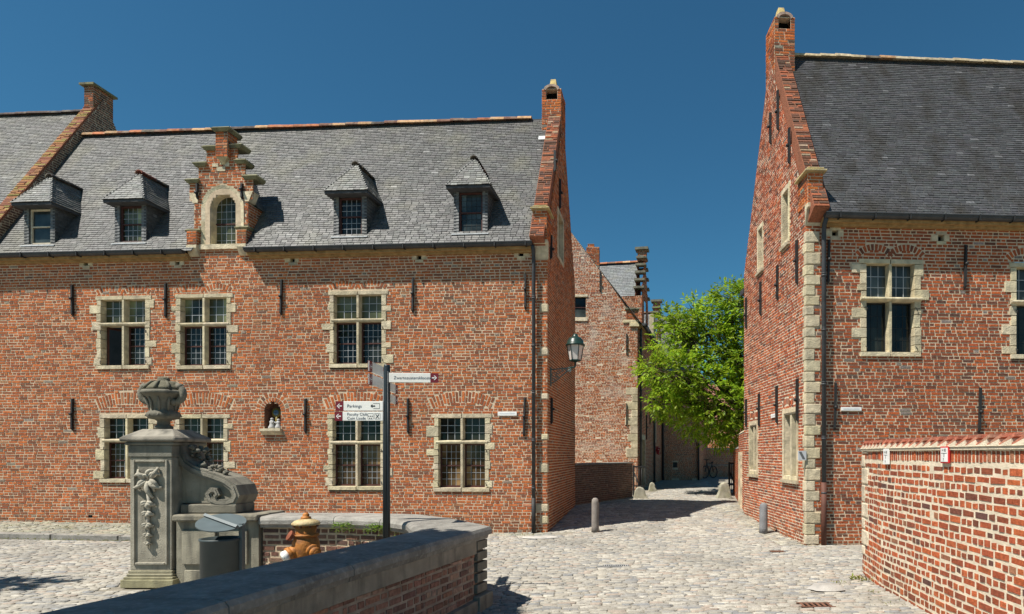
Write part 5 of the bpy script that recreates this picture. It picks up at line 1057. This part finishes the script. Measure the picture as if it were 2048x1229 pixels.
HYD = V(-3.24, 6.5, 0); hyd = thing('fire_hydrant', tuple(HYD), 'rusty orange fire hydrant with domed pale cap and white outlet cover', 'hydrant')
M_ORG = mat('rusty_orange_paint', (.40, .15, .028), .6, 10, .3, .3, 50, .35, stain=(.16, .07, .03), stain_amt=.9, sscale=14); M_CREAMR = mat('rusty_cream_paint', (.48, .38, .2), .6, 10, .3, .3, 50, .35, stain=(.3, .12, .04), stain_amt=.9, sscale=16)
mb = MB(); mb.lathe(HYD, [(.16, 0), (.16, .04), (.115, .06), (.105, .5), (.125, .53), (.135, .60), (.13, .68), (.11, .735), (.10, .75), (.105, .765), (.095, .78), (.11, .86)], 24); mb.build('barrel', M_ORG, hyd)
mb = MB(); mb.lathe(HYD, [(.11, .858), (.135, .862), (.138, .88), (.11, .905), (.05, .925)], 24); hc = mb.build('cap', M_CREAMR, hyd); mb = MB(); mb.lathe(HYD, [(.05, .92), (.048, .945), (.03, .95), (.034, .965), (.02, .985), (.0, .988)], 12); mb.build('cap_nut', M_ORG, hc)
for dx, dy, dz, big in ((-.75, -.75, -.45, 1), (.85, -.5, -.35, 0)):
    ax = nrm(V(dx, dy, dz)); p = HYD + V(0, 0, .64); mb = MB(); k_ = 1 if big else .72; mb.tube([p + ax * .07, p + ax * .185 * k_], .066, 14); mb.tube([p + ax * .155 * k_, p + ax * .19 * k_], .075, 14); ot = mb.build('outlet', M_ORG, hyd)
    mb = MB(); mb.tube([p + ax * .191 * k_, p + ax * .191 * k_ + ax * .045], .058, 14); mb.tube([p + ax * .191 * k_ + ax * .046, p + ax * .191 * k_ + ax * .054], .042, 14); mb.build('outlet_cover', P_WHITE if big else M_ORG, ot)
mb = MB(); mb.lathe(HYD + V(-.11, -.1, .76), [(.0, -.03), (.05, -.02), (.055, .015), (.0, .03)], 8, axis=(-.6, -.6, .5), smooth=False); mb.build('valve_flap', mat('rust_flap', (.2, .06, .03), .8), hyd)
for k in range(8):
    a = k * math.pi / 4; mb = MB(); mb.tube([HYD + V(.118 * math.cos(a), .118 * math.sin(a), .842), HYD + V(.118 * math.cos(a), .118 * math.sin(a), .862)], .013, 6, smooth=False); mb.build('bolt', M_RUSTP, hyd)
mb = MB(); mb.lathe(HYD, [(.112, .745), (.128, .748), (.128, .768), (.105, .772)], 24); mb.build('flange', M_ORG, hyd)
# signpost
SD = 6.85; sp0 = pw(774, 900, SD); post = thing('signpost', (sp0[0], SD, 0), 'slim dark pole with white and maroon direction signs', 'signpost'); P_POLE = paint('slate_blue_steel', (.02, .028, .033), .4)
mb = MB(); mb.lathe((sp0[0], SD, 0), [(.034, 0), (.034, 2.56), (.03, 2.575), (.0, 2.577)], 20); mb.tube([(sp0[0] - .03, SD - .02, 0), (sp0[0] - .03, SD - .02, 2.5)], .008, 6); mb.tube([(sp0[0] + .022, SD - .03, 0), (sp0[0] + .022, SD - .03, 2.5)], .006, 6); mb.build('pole', P_POLE, post)
P_CREAM = paint('sign_white', (.80, .79, .74)); P_GREYS = paint('sign_white_shaded_side', (.74, .74, .7))
def blade(u, s0, s1, z0, z1, right, d=.0, lines=(), icons=0):
    fr = Frame((sp0[0], SD - .04, 0), u); mb = MB(); mb.fbox(fr, min(s0, s1), max(s0, s1), z0, z1, d - .018, d); bl = mb.build('sign_blade', P_CREAM, post, .003); h = z1 - z0
    e0, e1 = (s1 - .085, s1) if right else (s0, s0 + .085)
    mb = MB(); mb.fbox(fr, e0, e1, z0, z1, d - .019, d + .0015); mr = mb.build('arrow_panel', P_MAROON, bl)
    c = (e0 + e1) / 2; m = (z0 + z1) / 2; k = 1 if right else -1; mb = MB(); mb.prism(fr, [(c - k * .026, m - .006), (c + k * .004, m - .006), (c + k * .004, m - .006), (c + k * .004, m + .006), (c - k * .026, m + .006)], d + .0015, d + .003)
    mb.prism(fr, [(c + k * .028, m), (c + k * .004, m + .025), (c - k * .006, m + .025), (c + k * .012, m + .005), (c + k * .012, m - .005), (c - k * .006, m - .025), (c + k * .004, m - .025)], d + .0015, d + .0032); mb.build('arrow', P_WHITE, mr)
    for txt, ts, tz, sz in lines: textmesh(txt, fr, ts, tz, d + .002, sz, P_NAVY, bl)
    mb = MB()
    if icons == 1:
        q = s1 - .085; mb.prism(fr, [(q - .05, m), (q - .03, m + .02), (q - .03, m + .006), (q + .0, m + .006), (q + .0, m - .006), (q - .03, m - .006), (q - .03, m - .02)], d, d + .002)
        for r in ((q - .02, q + .05, m + .026, m + .029), (q - .02, q + .05, m - .029, m - .026), (q + .047, q + .05, m - .026, m + .026)): mb.fbox(fr, *r, d, d + .0015)
    if icons == 2:
        for q in (s1 - .135, s1 - .06):
            for r in ((q - .03, q + .03, m + .029, m + .031), (q - .03, q + .03, m - .031, m - .029), (q - .031, q - .029, m - .03, m + .03), (q + .029, q + .031, m - .03, m + .03)): mb.fbox(fr, *r, d, d + .0015)
        q = s1 - .135
        for a, b in ((-.018, .002), (0, .002), (.018, .002), (-.009, -.022), (.009, -.022)): mb.prism(fr, [(q + a - .006, m + b - .006), (q + a + .006, m + b - .006), (q + a, m + b + .009)], d, d + .002)
        q = s1 - .06; mb.prism(fr, [(q - .02, m - .022), (q - .016, m - .024), (q + .02, m + .018), (q + .014, m + .022)], d, d + .002); mb.prism(fr, [(q + .02, m - .022), (q + .016, m - .024), (q - .02, m + .018), (q - .014, m + .022)], d + .002, d + .004)
    if mb.f: mb.build('pictogram', P_BLACK, bl)
zz = lambda y: EYE - (y - CY) * (SD - .04) / FPX
blade((1, .06, 0), .035, .565, zz(765), zz(746), True, .0, [('Zwartezustersklooster', .085, zz(758.5), .046)])
blade((1, .0, 0), -.545, -.03, zz(822), zz(803), False, .0, [('Parkings', -.42, zz(815.5), .048)], 1)
blade((1, .0, 0), -.555, -.03, zz(842), zz(824), False, .0, [('Faculty Club', -.42, zz(831.5), .044), ('Cum Laude', -.42, zz(839.5), .044)], 2)
for z0, z1, sg in ((2.43, 2.54, -1), (2.30, 2.41, -1), (2.30, 2.40, 1), (2.175, 2.27, 1)): blade((-.08, 1, 0), -.52 if sg < 0 else .05, -.05 if sg < 0 else .52, z0 + (.0 if sg < 0 else 0), z1, sg > 0, -.01)
# wall lamp on the side wall
lp = AS.P(.32, 0, 0); lampz = 3.5; lamp = thing('wall_lamp', (lp[0], lp[1], 3.0), 'green cast-iron lantern on a filigree bracket at the house corner', 'lamp'); P_LG = paint('verdigris_iron', (.10, .15, .145), .5); P_LD = paint('dark_green_lamp', (.012, .035, .028), .35)
LFr = Frame((lp[0], lp[1], 0), (1, -.06, 0)); mb = MB(); Z0 = EYE - (745 - CY) * 12.85 / FPX
mb.tube([LFr.P(0, Z0 + .06), LFr.P(.2, Z0 + .075), LFr.P(.44, Z0 + .10)], .014, 6); mb.tube([LFr.P(.0, Z0 - .22), LFr.P(.08, Z0 - .2), LFr.P(.2, Z0 - .1), LFr.P(.36, Z0 + .03), LFr.P(.44, Z0 + .08)], .013, 6); mb.fbox(LFr, 0, .025, Z0 - .28, Z0 + .1, -.03, .03)
for k, (a, b, r) in enumerate(((.08, -.05, .06), (.17, .0, .045), (.25, .03, .032), (.07, -.15, .035), (.33, .06, .02), (.14, -.09, .03), (.41, .03, .03))):
    mb.tube([LFr.P(a + r * math.cos(t) * (1 - t / 12), Z0 + b + r * math.sin(t) * (1 - t / 12)) for t in np.linspace(0, 8, 18)], .008, 5)
mb.build('bracket', P_LG, lamp); LC = LFr.P(.52, 0); lz = EYE - (722 - CY) * 12.85 / FPX
mb = MB(); mb.tube([LFr.P(.42, Z0 + .1), LFr.P(.5, Z0 + .105), LFr.P(.52, Z0 + .14), LFr.P(.52, lz)], .02, 8); mb.build('stem', P_LD, lamp)
mb = MB(); mb.lathe((LC[0], LC[1], 0), [(.03, lz - .03), (.12, lz), (.12, lz + .02), (.0, lz + .02)], 6, smooth=False); mb.build('lantern_base', P_LD, lamp)
M_LG = mat('frosted_lantern_glass', (.62, .56, .52), .25, 6, .1, 0, spec=.5)
for k in range(6):
    a0, a1 = k * math.pi / 3, (k + 1) * math.pi / 3; pt = lambda a, r, z: (LC[0] + r * math.cos(a), LC[1] + r * math.sin(a), z); mb = MB(); mb.add([pt(a0, .115, lz + .021), pt(a1, .115, lz + .021), pt(a1, .165, lz + .31), pt(a0, .165, lz + .31)], [(0, 1, 2, 3)]); mb.build('lantern_pane', M_LG, lamp); mb = MB(); mb.tube([pt(a0, .118, lz), pt(a0, .17, lz + .33)], .009, 5); mb.build('lantern_rib', P_LD, lamp)
mb = MB(); mb.lathe((LC[0], LC[1], 0), [(.165, lz + .31), (.20, lz + .31), (.205, lz + .335), (.175, lz + .35), (.165, lz + .42), (.12, lz + .475), (.06, lz + .50), (.06, lz + .52), (.045, lz + .53), (.04, lz + .555), (.0, lz + .56)], 18); mb.build('lantern_hood', P_LD, lamp)
# bollards
M_BOL = mat('granite_bollard', (.20, .20, .205), .8, 8, .2, .4, 60, .2); gz = lambda x, y: float(ground_z(x, y))
for (x, y, h, r, lab, m) in ((-.45, 12.62, .69, .075, 'slim brownish stone bollard on the lane edge by the long house', mat('sandstone_bollard', (.23, .20, .175), .85, 8, .2, .4, 60, .2)), (2.92, 12.5, .60, .082, 'round grey stone bollard beside the corner house gable', M_BOL)):
    t = thing('bollard', (x, y, gz(x, y)), lab, 'bollard'); z0 = gz(x, y); mb = MB(); mb.lathe((x, y, z0), [(r * 1.04, -.02), (r, .1), (r * .98, h * .85), (r * .85, h * .95), (r * .5, h * .99), (.0, h)], 20); mb.build('shaft', m, t)
# leaning guard stones
M_GS = mat('guard_stone', (.34, .32, .25), .9, 8, .25, .5, 40, .2, stain=(.2, .2, .08), stain_amt=.5, sscale=5)
def guard(x, y, lean, lab, h=.5, w_=.24, le=.5):
    z0 = gz(x, y); t = thing('guard_stone', (x, y, z0), lab, 'guard stone'); mb = MB(); fr = Frame((x, y, z0), (lean, 0, 0) if lean else (1, 0, 0)); k = 7; poly = [(-le / 2, -.03), (le / 2, -.03)] + [(le / 2 * math.cos(math.pi * i / k) * (.75 if i > 2 else .95) - .1 * (1 - i / k), h * (.25 + .75 * math.sin(math.pi * (i + .6) / (k + 1)))) for i in range(k)]
    mb.prism(fr, poly, -w_ / 2, w_ / 2); o = mb.build('stone', M_GS, t, .03)
guard(.72, 19.3, 1, 'rounded guard stone near the end of the low wall', .36, .26, .5); guard(1.32, 23.2, 1, 'mossy guard stone beside the stone-framed door of the lane front', .32, .24, .36); guard(3.3, 19.5, -1, 'tall leaning guard stone in front of the black gate', .5, .3, .5)
def railing(x0, x1, y, lab, h=1.0, name='iron_gate'):
    z0 = gz(x0, y); t = thing(name, (x0, y, z0), lab, 'gate'); mb = MB(); mb.box(x0, x0 + .06, y - .03, y + .03, z0, z0 + h); mb.build('post', M_IRON, t); mb = MB(); mb.box(x0 + .06, x1, y - .02, y + .02, z0 + h - .07, z0 + h - .02); mb.build('top_rail', M_IRON, t); mb = MB(); mb.box(x0 + .06, x1, y - .02, y + .02, z0 + .3, z0 + .34); mb.build('lower_rail', M_IRON, t)
    n = 4
    for k in range(n): x = x0 + .08 + (x1 - x0 - .08) * (k + .5) / n; mb = MB(); mb.tube([(x, y, z0 + .1), (x, y, z0 + h - .05)], .012, 6); mb.build('bar', M_IRON, t)
    mb = MB(); mb.tube([(x0 + .05, y, z0 + .75), (x0 + .33, y - .02, z0 + .02)], .025, 6); mb.build('brace', M_IRON, t)
railing(.5, .92, 20.6, 'dark iron railing between the low wall and the limewashed house'); railing(3.78, 4.08, 21.3, 'black iron gate with brace behind the tall leaning guard stone', 1.1)
# street name plates and information panel
def name_plate(fr, x0, x1, y0, y1, lab, m=None, name='street_sign'):
    s0, s1, t0, t1 = pxr(fr, x0, x1, y0, y1); t = thing(name, tuple(fr.P(s0, t0, .02)), lab, 'sign'); mb = MB(); mb.fbox(fr, s0, s1, t0, t1, .012, .026); b_ = mb.build('plate', m or P_WHITE, t, .003)
    if s1 - s0 > .3:
        mb = MB(); mb.fbox(fr, s0 + .04, s1 - .04, (t0 + t1) / 2 - .008, (t0 + t1) / 2 + .008, .026, .0275); mb.build('faded_line', paint('faded_grey', (.5, .52, .54)), b_)
name_plate(A, 996, 1034, 824, 832, 'narrow white street sign on the long house front'); name_plate(B, 1681, 1722, 815, 822, 'narrow white street sign on the corner house front'); name_plate(BG, 1544, 1553, 828, 836, 'small white plate high on the lane gable of the corner house')
s_, t0 = BG.px(1604, 921); t1 = BG.px(1604, 903)[1]; ip = thing('information_panel', tuple(BG.P(s_, t0, .03)), 'small tilted grey information panel beside the quoins of the corner house', 'sign'); IF = Frame(BG.P(s_ - .05, t0, .03), BG.n * -.3 + BG.u * .9 + V(.35, -.2, 0)); mb = MB(); mb.fbox(Frame(pw(1596, 921, 10.95), (1, .15, 0)), 0, .15, 0, .165, -.01, .01); mb.build('panel', paint('grey_panel', (.55, .55, .56)), ip); mb = MB(); mb.prism(Frame(pw(1596, 921, 10.95), (1, .15, 0)), [(.01, .15), (.06, .15), (.13, .02), (.08, .02)], .01, .012); mb.build('diagonal_band', paint('panel_band', (.12, .12, .12)), ip)
# niche figures
st = thing('niche_statue', tuple(A.P(ns, nt0, -.08)), 'two small white kneeling figures under a round haloed disc in the wall niche', 'statue'); P_ST = paint('painted_plaster', (.42, .41, .40), .7)
for nm, ds, hh in (('kneeling_figure', -.055, .22), ('kneeling_figure', .085, .2)):
    mb = MB(); c = A.P(ns + ds, nt0, -.07); mb.lathe(c, [(.062, .0), (.065, .04), (.05, .08), (.042, hh * .55), (.05, hh * .7), (.03, hh * .8), (.018, hh * .84), (.032, hh * .9), (.03, hh), (.0, hh * 1.06)], 12); k = 1 if ds < 0 else -1; mb.tube([A.P(ns + ds, nt0 + hh * .68, -.05), A.P(ns + ds + k * .04, nt0 + hh * .6, -.03), A.P(ns + ds + k * .055, nt0 + hh * .72, -.03)], .014, 6); mb.tube([A.P(ns + ds, nt0 + .03, -.06), A.P(ns + ds - k * .06, nt0 + .02, -.05)], .03, 6); mb.build(nm, P_ST, st)
mb = MB(); mb.lathe(A.P(ns + .01, nt0 + .34, -.12), [(.0, -.01), (.1, -.01), (.1, .01), (.0, .01)], 20, axis=A.n); mb.tube([A.P(ns + .01, nt0, -.13), A.P(ns + .01, nt0 + .3, -.13)], .03, 8); hl = mb.build('halo', paint('old_gold', (.2, .15, .03), .5), st); mb = MB(); mb.lathe(A.P(ns + .01, nt0 + .34, -.105), [(.0, -.005), (.058, -.005), (.058, .005), (.0, .005)], 18, axis=A.n); dsc = mb.build('disc', paint('blue_disc', (.12, .2, .26)), st)
mb = MB(); mb.fbox(A, ns + .004, ns + .016, nt0 + .3, nt0 + .38, -.1, -.096); mb.build('cross_upright', P_NAVY, dsc); mb = MB(); mb.fbox(A, ns - .03, ns + .05, nt0 + .334, nt0 + .346, -.1, -.0955); mb.build('cross_arm', P_NAVY, dsc)
# drains and covers
def drain(gx, gy, gw, gh, lab, m, bars):
    t = thing('drain_grate', (gx, gy, 0), lab, 'drain'); mb = MB(); mb.box(gx - gw / 2, gx + gw / 2, gy - gh / 2, gy + gh / 2, -.013, -.005); mb.build('pit', M_DARK, t)
    for k in range(bars): mb = MB(); x = gx - gw / 2 + gw * (k + .5) / bars; mb.box(x - gw / bars * .22, x + gw / bars * .22, gy - gh / 2, gy + gh / 2, -.004, .004); mb.build('bar', m, t)
    for y in (gy - gh / 2 - .012, gy + gh / 2): mb = MB(); mb.box(gx - gw / 2 - .012, gx + gw / 2 + .012, y, y + .012, -.004, .006); mb.build('rim', m, t)
M_GRATE = mat('worn_steel', (.3, .3, .3), .6, 10, .2, .2); M_RG = mat('rusty_grate', (.17, .08, .05), .8, 10, .3, .3)
drain(*GRATES[0], 'long slotted steel drain grate in the open cobbles', M_GRATE, 12); drain(*GRATES[1], 'small rusty drain beside the corner house quoins', M_RG, 6); drain(*GRATES[2], 'rusty drain grate near the foot of the garden wall', M_RG, 6)
mb = MB(); k = 14; mb.add([(2.47 + .22 * math.cos(6.283 * i / k) * (1 + .12 * math.sin(3 * i)), 7.4 + .15 * math.sin(6.283 * i / k), .002) for i in range(k)] + [(2.47 + .15 * math.cos(6.283 * i / k), 7.4 + .09 * math.sin(6.283 * i / k), .055) for i in range(k)], [(i, (i + 1) % k, k + (i + 1) % k, k + i) for i in range(k)] + [tuple(range(k, 2 * k))], (1.9, 1.9, 1.95), True)
tag(mb.build('flat_boulder', M_COPE), 'smooth grey boulder set in the cobbles by the garden wall', 'stone')
mb = MB(); mb.add([(-1.46 + .36 * math.cos(6.283 * i / k), 11.85 + .16 * math.sin(6.283 * i / k), .012) for i in range(k)] + [(-1.46 + .33 * math.cos(6.283 * i / k), 11.85 + .14 * math.sin(6.283 * i / k), .03) for i in range(k)], [(i, (i + 1) % k, k + (i + 1) % k, k + i) for i in range(k)] + [tuple(range(k, 2 * k))], (2.2, 2.2, 2.25))
tag(mb.build('stone_cover', M_COPE), 'flat grey stone slab at the foot of the long house corner', 'stone')
# parked bicycle, far down the lane
bk_ = thing('bicycle', (5.1, 35.6, GZ), 'dark bicycle parked by the end wall of the lane', 'bicycle')
for dx in (-.25, .3):
    mb = MB(); c = V(5.2 + dx, 35.6 + dx * .9, GZ + .34); mb.tube([c + V(.33 * math.cos(a) * .75, .33 * math.cos(a) * .66, .33 * math.sin(a)) for a in np.linspace(0, 6.283, 20)], .03, 5); mb.build('wheel', M_IRON, bk_)
mb = MB(); b0 = V(5.2, 35.6, GZ); mb.tube([b0 + V(-.25, -.22, .34), b0 + V(-.12, -.1, .85), b0 + V(.2, .18, .82), b0 + V(.3, .27, .34)], .025, 5); mb.tube([b0 + V(-.12, -.1, .8), b0 + V(.05, .05, .3), b0 + V(.22, .2, .8)], .025, 5); mb.build('frame', M_IRON, bk_)
mb = MB(); mb.tube([b0 + V(-.3, .1, 1.05), b0 + V(.0, -.3, 1.05)], .02, 5); mb.tube([b0 + V(-.15, -.12, .85), b0 + V(-.15, -.12, 1.05)], .02, 5); mb.build('handlebar', M_IRON, bk_); mb = MB(); mb.lathe(b0 + V(.22, .2, .9), [(.02, -.08), (.09, .0), (.0, .05)], 8); mb.build('saddle', M_IRON, bk_)

# ================================================================== PLANTS
def leaves(name, P, dirs, size, m, parent, ratio=.42, colr=(.6, 1.35), cols=None):
    """leaf blades: two quads folded along the midrib. P (N,3) base, dirs (N,3)"""
    N = len(P); d = dirs / np.linalg.norm(dirs, axis=1, keepdims=True); up = NR.normal(0, .45, (N, 3)) + V(0, 0, 1); sd_ = np.cross(d, up); sd_ /= np.linalg.norm(sd_, axis=1, keepdims=True); nn = np.cross(sd_, d)
    s_ = np.broadcast_to(size, (N,))[:, None]; a = P; b = P + d * s_ * .5 + sd_ * s_ * ratio * .5 + nn * s_ * .06; c = P + d * s_ - nn * s_ * .12; e = P + d * s_ * .5 - sd_ * s_ * ratio * .5 + nn * s_ * .06; mid = P + d * s_ * .5
    Vt = np.stack([a, b, c, e], 1).reshape(-1, 3); F = np.array([[0, 1, 2], [0, 2, 3]])[None] + (np.arange(N) * 4)[:, None, None]; F = F.reshape(-1, 3)
    me = bpy.data.meshes.new(name); me.from_pydata(Vt.tolist(), [], F.tolist()); at = me.attributes.new('bcol', 'FLOAT_COLOR', 'FACE')
    k = NR.uniform(colr[0], colr[1], (N, 1)) * (.92 + .2 * np.sin(P[:, :1] * 2.3 + P[:, 2:3] * 3.1)); col = np.c_[k * NR.uniform(.85, 1.25, (N, 1)), k, k * .9, np.ones((N, 1))] if cols is None else cols
    at.data.foreach_set('color', np.repeat(col, 2, 0).ravel()); me.materials.append(m); me.update(); o = bpy.data.objects.new(name, me); return link(o, parent)
TD = 21.2; tree = thing('broadleaf_tree', (4.75, 21.6, GZ), 'bright green broadleaf tree leaning over the lane wall', 'tree')
LOBES = [(1455, 618, 42), (1425, 640, 40), (1470, 690, 62), (1400, 690, 55), (1362, 655, 34), (1345, 690, 38), (1338, 745, 46), (1300, 738, 22), (1398, 765, 62), (1350, 800, 42), (1450, 800, 66), (1500, 620, 55), (1520, 730, 70), (1395, 835, 40), (1440, 862, 34), (1470, 860, 34), (1385, 622, 22), (1338, 636, 14), (1550, 680, 80), (1325, 800, 24), (1460, 590, 20), (1500, 830, 50)]
bm_ = MB(); tb = V(4.75, 21.6, GZ); fork = V(4.5, 21.5, 2.6); bm_.tube([tb, tb + V(-.05, 0, .9), fork], [.2, .16, .14], 10); LP = []; LDv = []; LS = []
for (x, y, r) in LOBES:
    D_ = TD + R.uniform(-.9, 1.1); c = pw(x, y, D_); rr = r * D_ / FPX; mid = (fork + c) / 2 + V(R.uniform(-.2, .2), R.uniform(-.2, .2), .25); bm_.tube([fork, fork * .6 + mid * .4, mid, mid * .45 + c * .55, c], [.085, .07, .055, .04, .015], 6)
    ns_ = int(26 + 225 * rr * rr)
    for k in range(ns_):
        v = nrm(NR.normal(0, 1, 3)); p = c + v * rr * V(1.08, 1.2, .95) * R.uniform(.35, 1.08) ** .6; 
        if k % 5 == 0: bm_.tube([c + (p - c) * .3, p], [.012, .005], 4, cap=False)
        ax = nrm(v + V(0, 0, R.uniform(-.5, .35)) + NR.normal(0, .35, 3)); L = R.uniform(.22, .36); sdv = nrm(np.cross(ax, V(R.gauss(0, .3), R.gauss(0, .3), 1)))
        for q in range(7):
            f = (q // 2 + 1) / 4; sg = (-1) ** q; base = p + ax * L * f; dd = ax * (.55 if q < 6 else 1) + sdv * sg * (.85 if q < 6 else 0) + V(0, 0, -.15); LP.append(base); LDv.append(dd); LS.append(R.uniform(.12, .2))
bm_.build('trunk', M_BARK, tree); leaves('crown', np.array(LP), np.array(LDv), np.array(LS), M_LEAF, tree)
# the tree standing left of the viewer, whose shade falls on the coping
tr2 = thing('broadleaf_tree', (-6.6, .4, 0), 'tree whose leafy crown throws the dark shade along the parapet coping', 'tree')
bm_ = MB(); tb = V(-6.6, .4, 0); fork = V(-5.7, 1.2, 4.2); bm_.tube([tb, V(-6.5, .5, 2), fork], [.2, .16, .12], 10); LP = []; LDv = []; LS = []
for c, rr in ((V(-5.0, 2.2, 6.3), 1.0), (V(-4.6, 3.1, 6.0), .85), (V(-5.2, 1.2, 6.2), 1.1), (V(-4.5, 1.9, 5.9), .8), (V(-5.0, .3, 6.0), 1.0), (V(-5.9, .6, 6.4), 1.1), (V(-4.4, 3.6, 6.2), .5), (V(-10.9, 5.35, 6.0), .42), (V(-10.35, 5.55, 6.0), .3), (V(-11.5, 5.2, 6.0), .5)):
    bm_.tube([fork, (fork + c) / 2 + V(0, 0, .2), c], [.08, .05, .02], 6) if c[0] > -8 else bm_.tube([V(-6.5, .5, 3), V(-9, 2, 5.2), c], [.07, .05, .02], 6)
    for k in range(int(230 * rr * rr)):
        v = nrm(NR.normal(0, 1, 3)); p = c + v * rr * R.random() ** .5; ax = nrm(v + NR.normal(0, .4, 3)); sdv = nrm(np.cross(ax, V(R.gauss(0, .3), R.gauss(0, .3), 1)))
        for q in range(7): LP.append(p + ax * .3 * (q // 2 + 1) / 4); LDv.append(ax * .6 + sdv * (-1) ** q * .8); LS.append(R.uniform(.15, .24))
bm_.build('trunk', M_BARK, tr2); leaves('crown', np.array(LP), np.array(LDv), np.array(LS), M_LEAF, tr2, .55)
# ferns rooted in the far side of the parapet
for i, (x, y, n, lab) in enumerate(((685, 1050, 9, 'small tuft of bright fern on the parapet wall nearest the hydrant'), (757, 1054, 12, 'fern growing from the parapet wall left of the signpost'), (800, 1053, 16, 'largest bright green fern on the parapet wall right of the signpost'))):
    c = pw(x, y, 7.42 if x < 700 else 7.28); t = thing('fern', tuple(c), lab, 'plant'); P_, D_, S_ = [], [], []
    for k in range(n * 3):
        a = R.uniform(0, 6.283); dv = nrm(V(math.cos(a) * .9, -abs(math.sin(a)) * .5 - .3, R.uniform(-.3, .9))); L = R.uniform(.06, .14)
        for q in range(7): f = (q + 1) / 7; b = c + dv * L * f + V(0, 0, -.05 * f * f) + V(R.gauss(0, .05), 0, 0); P_.append(b); D_.append(dv * .5 + nrm(np.cross(dv, V(0, 0, 1))) * (-1) ** q); S_.append(.035)
    leaves('fronds', np.array(P_), np.array(D_), np.array(S_), M_FERN, t)
# weeds and moss in joints
def weeds(spots, name):
    P_, D_, S_ = [], [], []
    for x, y, n, sx, sy, h in spots:
        for k in range(n): px_, py_ = x + R.gauss(0, sx), y + R.gauss(0, sy); P_.append((px_, py_, float(ground_z(px_, py_)) - .004)); D_.append((R.gauss(0, .5), R.gauss(0, .5), R.uniform(.3, 1))); S_.append(h * R.uniform(.5, 1.3))
    o = leaves(name, np.array(P_), np.array(D_, float), np.array(S_), M_GRASS, None, .25); tag(o, 'sparse grass and moss growing in the cobble joints', 'grass', kind='stuff')
sp_ = [(x, float(kerb_y(x)) - .03, 40, .16, .012, .035) for x in np.arange(-13, -6.3, .45)] + [(R.uniform(-13.3, -6), 0, 14, .08, .03, .03) for _ in range(60)] + [(R.uniform(-11, -6.4), R.uniform(7.3, 8.6), 14, .15, .02, .025) for _ in range(30)] + [(3.05, 7.95, 40, .05, .06, .07), (2.75, 7.75, 20, .05, .04, .04), (2.95, 7.2, 20, .06, .06, .035), (-1.9, 12.3, 40, .2, .03, .03), (3.35, 10.85, 20, .15, .03, .03), (2.9, 6.7, 18, .08, .08, .03)]
sp_ = [(a, b if b else float(fyA(a)) - R.uniform(.05, 1.1), n, c, d, h) for a, b, n, c, d, h in sp_]
weeds(sp_, 'joint_grass')
finish()
